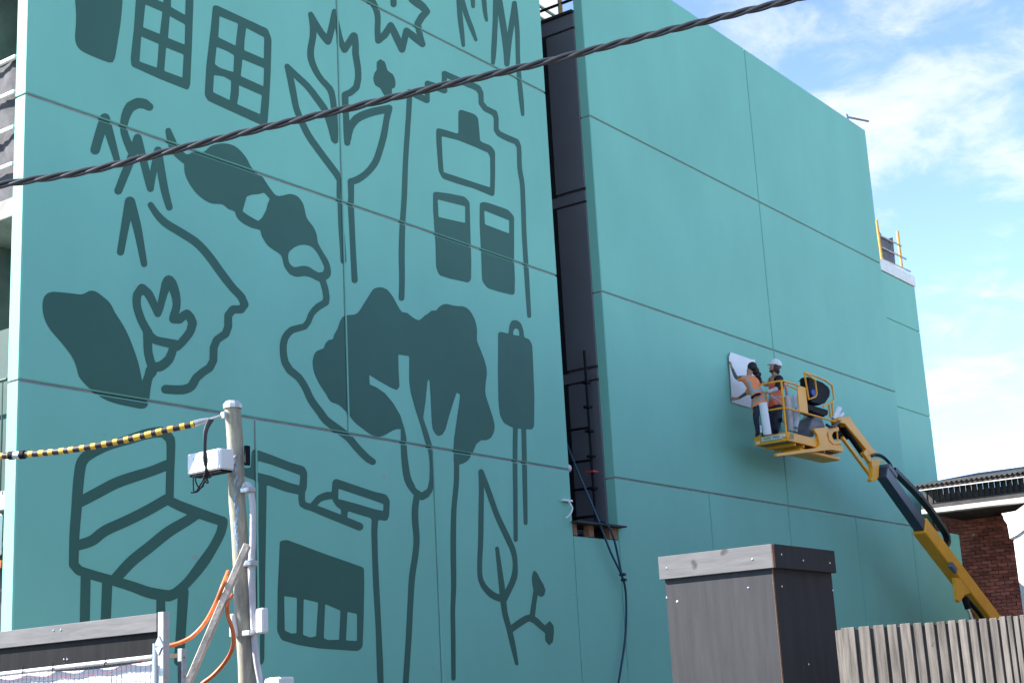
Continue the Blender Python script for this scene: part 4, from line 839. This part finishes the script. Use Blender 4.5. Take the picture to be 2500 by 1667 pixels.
# ------------------------------------------------------------------ overhead cable
cpx = [(-260, 500), (0, 452), (213, 418), (425, 367), (638, 314), (850, 265), (1063, 214), (1330, 152), (1541, 98), (1700, 58), (1934, 0), (2250, -78)]
ctr = [V(p) for p in smooth_pts([tuple(dep(x, y, 8.0)) for x, y in cpx], sub=60)]
cab = thing('overhead_cable', 'black twisted power cable crossing the whole view overhead', 'cable', ctr[60])
for k in range(3):
    pts = []; acc = 0
    for i, p in enumerate(ctr):
        if i: acc += (p-ctr[i-1]).length
        t_ = (ctr[min(i+1, len(ctr)-1)]-ctr[max(i-1, 0)]).normalized(); u = t_.cross(V((0, 0, 1))).normalized(); v_ = u.cross(t_)
        a = acc*2*math.pi/.42 + k*math.pi*2/3; pts.append(p+(u*math.cos(a)+v_*math.sin(a))*.0112)
    s = MB(); s.tube(pts, .0102, 10); s.build('conductor', m_cable, cab, smooth=True)

# ------------------------------------------------------------------ service pole group
PD = 12.0
ptop = dep(568, 988, PD); pb1 = dep(602, 1640, PD); pdir = (pb1-ptop).normalized(); pbot = ptop+pdir*((ptop.z+H)/-pdir.z)
po = thing('service_pole', 'weathered round timber service pole with a pale metal cap', 'pole', pbot)
s = MB(); nseg = 16; s.tube([ptop+(pbot-ptop)*i/nseg + V((.004*math.sin(i*1.7), .004*math.cos(i*2.1), 0)) for i in range(nseg+1)], [.064+.012*i/nseg for i in range(nseg+1)], 18); s.build('trunk', m_pole, po, smooth=True)
s = MB(); s.tube([ptop+V((0, 0, -.03)), ptop+V((0, 0, .0)), ptop+V((0, 0, .028)), ptop+V((0, 0, .034))], [.077, .078, .055, .01], 12); s.build('metal_cap', m_galv, po)
random.seed(3)
for i in range(26):
    f = .10+i*.0075; c = ptop+(pbot-ptop)*f; vw = (V((0, 0, 0))-c); vw.z = 0; vw.normalize(); sd = vw.cross(V((0, 0, 1)))
    a = .12+random.uniform(-.35, .3); n_ = (vw*math.cos(a)+sd*math.sin(a)).normalized(); tn = V((0, 0, 1)).cross(n_)
    ln = random.uniform(.035, .07); r0 = .064+.012*f
    s = MB(); p0 = c+n_*(r0+.0012); e = random.uniform(-.7, .7)
    s.prism([p0+tn*x*ln*.8+V((0, 0, z*ln)) for x, z in ((-.3, -.9+e*.3), (-.05, -.6), (.1, .1), (.35, .5+e*.3), (.2, .9), (-.02, .5), (-.2, .1))], n_*.001); s.build('spray_mark', m_graff, po)
bx0 = at(456, 1109, 0, 8.02); bx1 = at(538, 1090, 0, 8.02); bzb = at(459, 1159, 0, 8.02).z
jb = thing('junction_box', 'white plastic junction box with faint lettering fixed to the pole', 'box', (8.1, (bx0.y+bx1.y)/2, bzb))
s = MB(); s.box(8.02, 8.17, bx1.y, bx0.y, bzb, bx0.z); s.build('case', m_white, jb, bevel=.012)
s = MB(); s.box(8.04, 8.15, bx1.y+.01, bx0.y-.01, bzb-.016, bzb-.0005); s.build('base_plate', m_black2, jb)
s = MB(); s.beam((8.12, bx1.y+.03, bzb+.05), ptop+pdir*.42, .05, .05); s.build('bracket_arm', m_galv, jb)
cu = bpy.data.curves.new('lettering', 'FONT'); cu.body = 'MEG'; cu.size = .115; cu.align_x = 'CENTER'; cu.align_y = 'CENTER'; cu.extrude = .0006; cu.space_character = 1.15
tmp = bpy.data.objects.new('lettering', cu); COL.objects.link(tmp); dg = bpy.context.evaluated_depsgraph_get(); tm = bpy.data.meshes.new_from_object(tmp.evaluated_get(dg)); bpy.data.objects.remove(tmp)
tm.materials.clear(); tm.materials.append(m_faint); o = bpy.data.objects.new('lettering', tm); link(o, jb)
o.matrix_parent_inverse = Matrix.Translation(-jb.location)
o.matrix_basis = Matrix.Translation((8.0192, (bx0.y+bx1.y)/2, (bzb+bx0.z)/2+H)) @ Matrix(((0, 0, -1, 0), (-1, 0, 0, 0), (0, 1, 0, 0), (0, 0, 0, 1)))
# tiger tail
tp = curve3([dep(x, y, d) for x, y, d in ((-300, 1120, 12.6), (-120, 1118, 12.35), (0, 1113, 12.2), (100, 1106, 12.1), (200, 1094, 12.0), (300, 1075, 11.95), (400, 1051, 11.9), (474, 1035, 11.88))], 26)
tt = thing('tiger_tail_cover', 'black and yellow striped cover on the low service wire', 'cable cover', tp[60])
s = MB(); s.tube(tp, .0265, 12, True); acc = 0; mi = []
for i in range(len(tp)-1):
    acc += (tp[i+1]-tp[i]).length; mi += [int(acc/.0475) % 2]*12
s.mi = mi+[0, 0]; s.build('striped_sleeve', [m_tyel, m_tblk], tt, smooth=True)
for i_ in (59, 66):
    s = MB(); c = tp[i_]; d = (tp[i_+1]-tp[i_-1]).normalized(); s.tube([c-d*.02, c+d*.02], .036, 12); s.build('clamp_band', m_black2, tt, smooth=True)
s = MB(); s.tube([tp[60], tp[65]], .0325, 12); s.build('joint_collar', m_galv, tt, smooth=True)
g0, g1 = dep(474, 1034, 11.88), dep(546, 1013, 11.95)
s = MB(); s.tube([g0, g0.lerp(g1, .25), g0.lerp(g1, .5)], [.026, .024, .014], 8); s.tube([g0.lerp(g1, .5), g1], .011, 6); gd = s.build('wire_grip', m_galv, tt, smooth=True)
s = MB(); s.box(g1.x-.02, g1.x+.03, g1.y-.03, g1.y+.02, g1.z-.03, g1.z+.025); s.build('eye_bolt', m_galv, tt, bevel=.006)
lw = thing('drop_wires', 'bundle of black wires dropping from the grip into the junction box', 'wires', dep(500, 1100, 11.75))
for k in range(5):
    j = (k-2)*3
    wpts = [dep(515+j, 1024, 11.8), dep(503+j*.6, 1050, 11.75), dep(500+j*.4, 1090, 11.7), dep(502+j*.5, 1130, 11.68), dep(503-j, 1155+k*3, 11.68)]
    tail = [[(497, 1180), (484, 1198), (474, 1200), (472, 1185), (472, 1162)], [(500, 1168), (496, 1186), (486, 1190), (478, 1175), (478, 1160)], [(506, 1170), (508, 1178), (502, 1176), (498, 1162)], [(514, 1164), (517, 1160), (518, 1152)], [(490, 1182), (478, 1200), (466, 1202)]][k]
    s = MB(); s.tube(curve3(wpts+[dep(x, y, 11.7) for x, y in tail], 6), .0062, 6); s.build('wire', m_rubber, lw, smooth=True)
cp_ = [dep(x, y, 11.93) for x, y in ((596, 1192), (600, 1183), (607, 1186), (612, 1200), (617, 1240), (617, 1320), (613, 1380), (616, 1460), (620, 1540), (626, 1610), (638, 1680), (650, 1790))]
gc = thing('grey_conduit', 'grey plastic conduit running down the right side of the pole', 'conduit', cp_[-1])
s = MB(); s.tube(curve3(cp_), .026, 10); s.build('pipe', m_greyplastic, gc, smooth=True)
for x, y in ((606, 1196), (612, 1375), (610, 1545)):
    c = dep(x, y, 11.92); s = MB(); s.box(c.x-.05, c.x+.045, c.y-.045, c.y+.045, c.z-.022, c.z+.022); s.build('saddle_clip', m_galv, gc, bevel=.008)
c = dep(633, 1515, 11.9); s = MB(); s.box(c.x-.03, c.x+.04, c.y-.07, c.y+.02, c.z-.10, c.z+.10); tag(s.build('meter_box', m_white, bevel=.012), 'small white meter box on the right of the pole', 'box')
c = dep(682, 1700, 11.9); s = MB(); s.box(c.x-.09, c.x+.08, c.y-.10, c.y+.09, -H, dep(682, 1652, 11.9).z); tag(s.build('utility_box', m_white, bevel=.015), 'white box at the foot of the pole, cut by the frame', 'box')
c = dep(562, 1525, 11.93); s = MB(); s.box(c.x+.0, c.x+.07, c.y-.03, c.y+.022, c.z-.1, c.z+.09); tag(s.build('side_box', m_white, bevel=.012), 'white box half hidden behind the pole on its left', 'box')
c = dep(599, 1112, 11.95); s = MB(); s.box(c.x-.02, c.x+.03, c.y-.03, c.y-.0, c.z-.08, c.z+.08); tag(s.build('pole_bracket', m_black2, bevel=.006), 'black plate bracket on the right of the pole near its top', 'bracket')
b0, b1 = dep(604, 1330, 11.72), dep(440, 1712, 11.3); s = MB(); s.beam(b0, b1+(b1-b0)*.55, .05, .095, V((.8, .57, .1)))
tag(s.build('brace_timber', m_bare, bevel=.004), 'bare sawn timber brace leaning against the pole', 'timber')
for pts, lab in (([(557, 1395), (545, 1425), (525, 1475), (500, 1520), (470, 1552), (440, 1568), (412, 1576)], 'upper orange conduit sweeping from the pole to the hoarding'), ([(566, 1452), (556, 1470), (556, 1500), (568, 1540), (568, 1580), (550, 1615), (520, 1648), (490, 1672), (450, 1720)], 'lower orange conduit curving down past the timber brace')):
    s = MB(); s.tube(curve3([dep(x, y, 11.85 if k == 0 else 11.55) for k, (x, y) in enumerate(pts)]), .0165, 10)
    tag(s.build('orange_conduit', m_orange, smooth=True), lab, 'conduit', 'orange conduits by the pole')

# ------------------------------------------------------------------ hoarding, posts and temporary fence at lower left
HX = 6.78
ho = thing('hoarding', 'black plywood hoarding with a grey timber top board', 'hoarding', (HX, 9.5, -H))
s = MB(); s.box(HX, HX+.035, 7.9, 12.5, .600, .722); s.build('top_board', m_greyboard, ho, bevel=.003)
s = MB(); s.box(HX+.037, HX+.055, 7.92, 10.32, -H, .70); s.build('plywood_sheet', m_plyd, ho)
s = MB(); s.box(HX+.037, HX+.055, 10.325, 12.5, -H, .70); s.build('plywood_sheet', m_plyd, ho)
for px, py in ((131, 1538), (149, 1537), (146, 1609), (154, 1609)):
    c = at(px, py, 0, HX); s = MB(); s.ellip((HX-.001 if py < 1570 else HX+.036, c.y, c.z), (.006, .009, .009), 8, 6); s.build('screw', m_chrome, ho, smooth=True)
pz = at(385, 1494, 0, HX-.12)
def fence_post(lab, px, py, X, w_, gm):
    c = at(px, py, 0, X); t = thing('steel_post', lab, 'post', (X, c.y, -H), 'steel posts at the hoarding end')
    s = MB(); s.box(X, X+w_, c.y-w_, c.y, -H, c.z); s.build('shaft', gm, t, bevel=.003); return t, c
t, c = fence_post('taller square steel post at the end of the hoarding', 385, 1494, HX-.12, .055, m_galv)
t2, c2 = fence_post('shorter square steel post with bolts beyond the hoarding', 433, 1583, HX+.3, .045, m_galv)
for dz in (-.06, -.19):
    s = MB(); s.ellip((HX+.3+.02, c2.y-.0455, c2.z+dz), (.005, .003, .005), 8, 5); s.build('bolt', m_black2, t2)
s = MB(); s.box(HX+.3, HX+.33, c2.y, c2.y+.12, c2.z-.06, c2.z-.03); s.build('cross_tie', m_fascia, t2)
tf = thing('temporary_fence', 'galvanised temporary mesh fence panel in front of the hoarding', 'fence', (HX-.2, 9, -H))
TX = HX-.2
r0, r1 = at(0, 1645, 0, TX), at(374, 1603, 0, TX); sl = (r0-r1)/(r0.y-r1.y)
s = MB(); s.tube([r1, r1+sl*4], .0165, 10); s.build('top_pipe', m_galv, tf, smooth=True)
e0 = at(379, 1570, 0, TX)
s = MB(); s.tube([(TX, e0.y, -H), (TX, e0.y, e0.z)], .0165, 10); s.build('end_pipe', m_galv, tf, smooth=True)
s = MB(); c = at(389, 1566, 0, TX); s.prism([c+V((-.01, .05, -.03)), c+V((-.01, -.05, -.03)), c+V((-.01, 0, .04))], (.02, 0, 0)); s.prism([c+V((-.01, .035, -.035)), c+V((-.01, -.035, -.035)), c+V((-.01, 0, -.09))], (.02, 0, 0)); s.build('clamp_plate', m_galv, tf, bevel=.004)
s = MB(); k = 0; y = r1.y+.02
while y < r1.y+2.6:
    s.tube([(TX-.004, y, -H+.2), (TX-.004, y, r1.z+sl.z*(y-r1.y))], .0022, 4, False); y += .048
for z in (.0, -.3): s.tube([(TX-.004, r1.y, r1.z-.09+z), (TX-.004, r1.y+2.6, r1.z-.09+z)], .0022, 4, False)
o = s.build('mesh_wires', m_grey2, tf); o['kind'] = 'stuff'
def sheet(name, z_of, depth_, m, parent, x):
    s = MB(); nn = 60
    for i in range(nn+1):
        y = r1.y+.06+i*.045; zt = r1.z-.015-z_of(i)
        for j in range(5): s.v.append(V((x+.012*math.sin(i*.8+j*1.9), y, zt-depth_*j/4)))
    for i in range(nn):
        for j in range(4): s.face((i*5+j, i*5+j+1, (i+1)*5+j+1, (i+1)*5+j))
    return s.build(name, m, parent, smooth=True)
sheet('white_banner', lambda i: .004+.022*abs(math.sin(i*.11)), .5, m_clothw, tf, TX+.05)
sheet('grey_shade_cloth', lambda i: .13+.05*math.sin(i*.09+1.2), .9, m_cloth, tf, TX+.025)
s = MB(); s.tube(curve3([(TX-.01, r1.y+.05, r1.z-.02), (TX-.01, r1.y+.4, r1.z-.07), (TX-.01, r1.y+.9, r1.z-.075), (TX-.01, r1.y+1.4, r1.z-.06), (TX-.01, r1.y+1.8, r1.z-.12)]), .0012, 5); s.build('red_cord', m_red, tf)
for y in (.45, 1.0, 1.33):
    s = MB(); s.tube([(TX-.02, r1.y+y, r1.z+.02), (TX-.022, r1.y+y+.01, r1.z-.03)], .004, 5); s.build('cable_tie', m_black2, tf)

# ------------------------------------------------------------------ plywood column with trim boards
BXx, BYy = 9.15, 4.50
bo = thing('plywood_column', 'dark plywood boxed column with a timber trim band around its top', 'box column', (9.65, 4.95, -H))
s = MB(); s.box(BXx+.035, BXx+.053, BYy+.03, BYy+.862, -H, .93); s.build('side_sheet', m_ply, bo)
s = MB(); s.box(BXx+.0535, BXx+.985, BYy+.03, BYy+.048, -H, .93); s.build('front_sheet', m_ply, bo)
s = MB(); s.box(BXx+.0345, BXx+.0532, BYy+.0285, BYy+.0297, -H, .80); s.build('sheet_edge', m_plyedge, bo)
s = MB(); s.box(BXx+.054, BXx+.96, BYy+.049, BYy+.84, -H, .92); s.build('core', m_black, bo)
s = MB(); s.box(BXx, BXx+.034, BYy+.0, BYy+.885, .795, .955); s.build('trim_board', m_greyboard, bo, bevel=.003)
s = MB(); s.box(BXx+.0345, BXx+1.0, BYy-.005, BYy+.029, .797, .957); s.build('trim_board', m_ply, bo, bevel=.003)
s = MB(); s.box(BXx+.0005, BXx+.0338, BYy-.002, BYy-.0003, .797, .953); s.build('trim_end', m_plyedge, bo)
def scr(c, ax_):
    s = MB(); r = [.0085, .0085, .0085]; r[ax_] = .004; s.ellip(c, r, 8, 6); s.build('screw', m_chrome, bo, smooth=True)
for px, py in ((1628, 1386), (1837, 1364)): c = at(px, py, 0, BXx); scr((BXx-.001, c.y, c.z), 0)
for px, py in ((1628, 1459), (1654, 1468), (1827, 1434)): c = at(px, py, 0, BXx+.035); scr((BXx+.034, c.y, c.z), 0)
for px, py in ((1908, 1353), (1961, 1368), (2026, 1374)): c = at(px, py, 1, BYy-.005); scr((c.x, BYy-.006, c.z), 1)
for px, py in ((1909, 1431), (2033, 1441), (1974, 1621)): c = at(px, py, 1, BYy+.03); scr((c.x, BYy+.029, c.z), 1)

# ------------------------------------------------------------------ paling fence
pf = thing('paling_fence', 'weathered grey timber paling fence beside the plywood column', 'fence', (9.2, 3.6, -H))
def px_of(p):
    d = p.dot(Fw); return 1250+FPX*p.dot(Rt)/d, 833.5-FPX*p.dot(Up)/d
edges = [135, 350, 530, 700, 850, 1015, 1150, 1295, 1430, 1555, 1680, 1800, 1925, 2050, 2145, 2220, 2300, 2372, 2440, 2505]
tops = [308, 294, 282, 270, 258, 250, 243, 233, 222, 213, 205, 197, 185, 175, 167, 162, 158, 152, 148, 144]
FXX = 9.17; random.seed(11); dr = V((0, -1, 0)); nr = V((-1, 0, 0))
for i in range(len(edges)-1):
    pa, pb = at(2020+edges[i]/4.9, 1470+tops[i]/4.9, 0, FXX), at(2020+edges[i+1]/4.9, 1470+tops[i+1]/4.9, 0, FXX)
    pos = V((FXX, pa.y, 0)); pw = pa.y-pb.y; zt = pa.z
    w_ = pw*.75; zt += random.uniform(-.003, .003)
    s = MB(); c = pos+dr*(pw*.2+w_/2)+nr*.018; s.obox(V((c.x, c.y, (zt-H)/2)), dr*w_/2, nr*.0085, V((0, 0, (zt+H)/2))); s.build('paling', m_paling, pf, bevel=.003)
    s = MB(); c = pos+dr*pw*.02-nr*.004; s.obox(V((c.x, c.y, (zt-.012-H)/2)), dr*pw*.24, nr*.006, V((0, 0, (zt-.012+H)/2))); s.build('backing_paling', m_paling, pf, bevel=.002)
    s = MB(); c = pos+dr*pw*.5-nr*.035; s.obox(V((c.x, c.y, zt-.35)), dr*pw*.5, nr*.025, V((0, 0, .04))); s.build('rail', m_paling, pf)
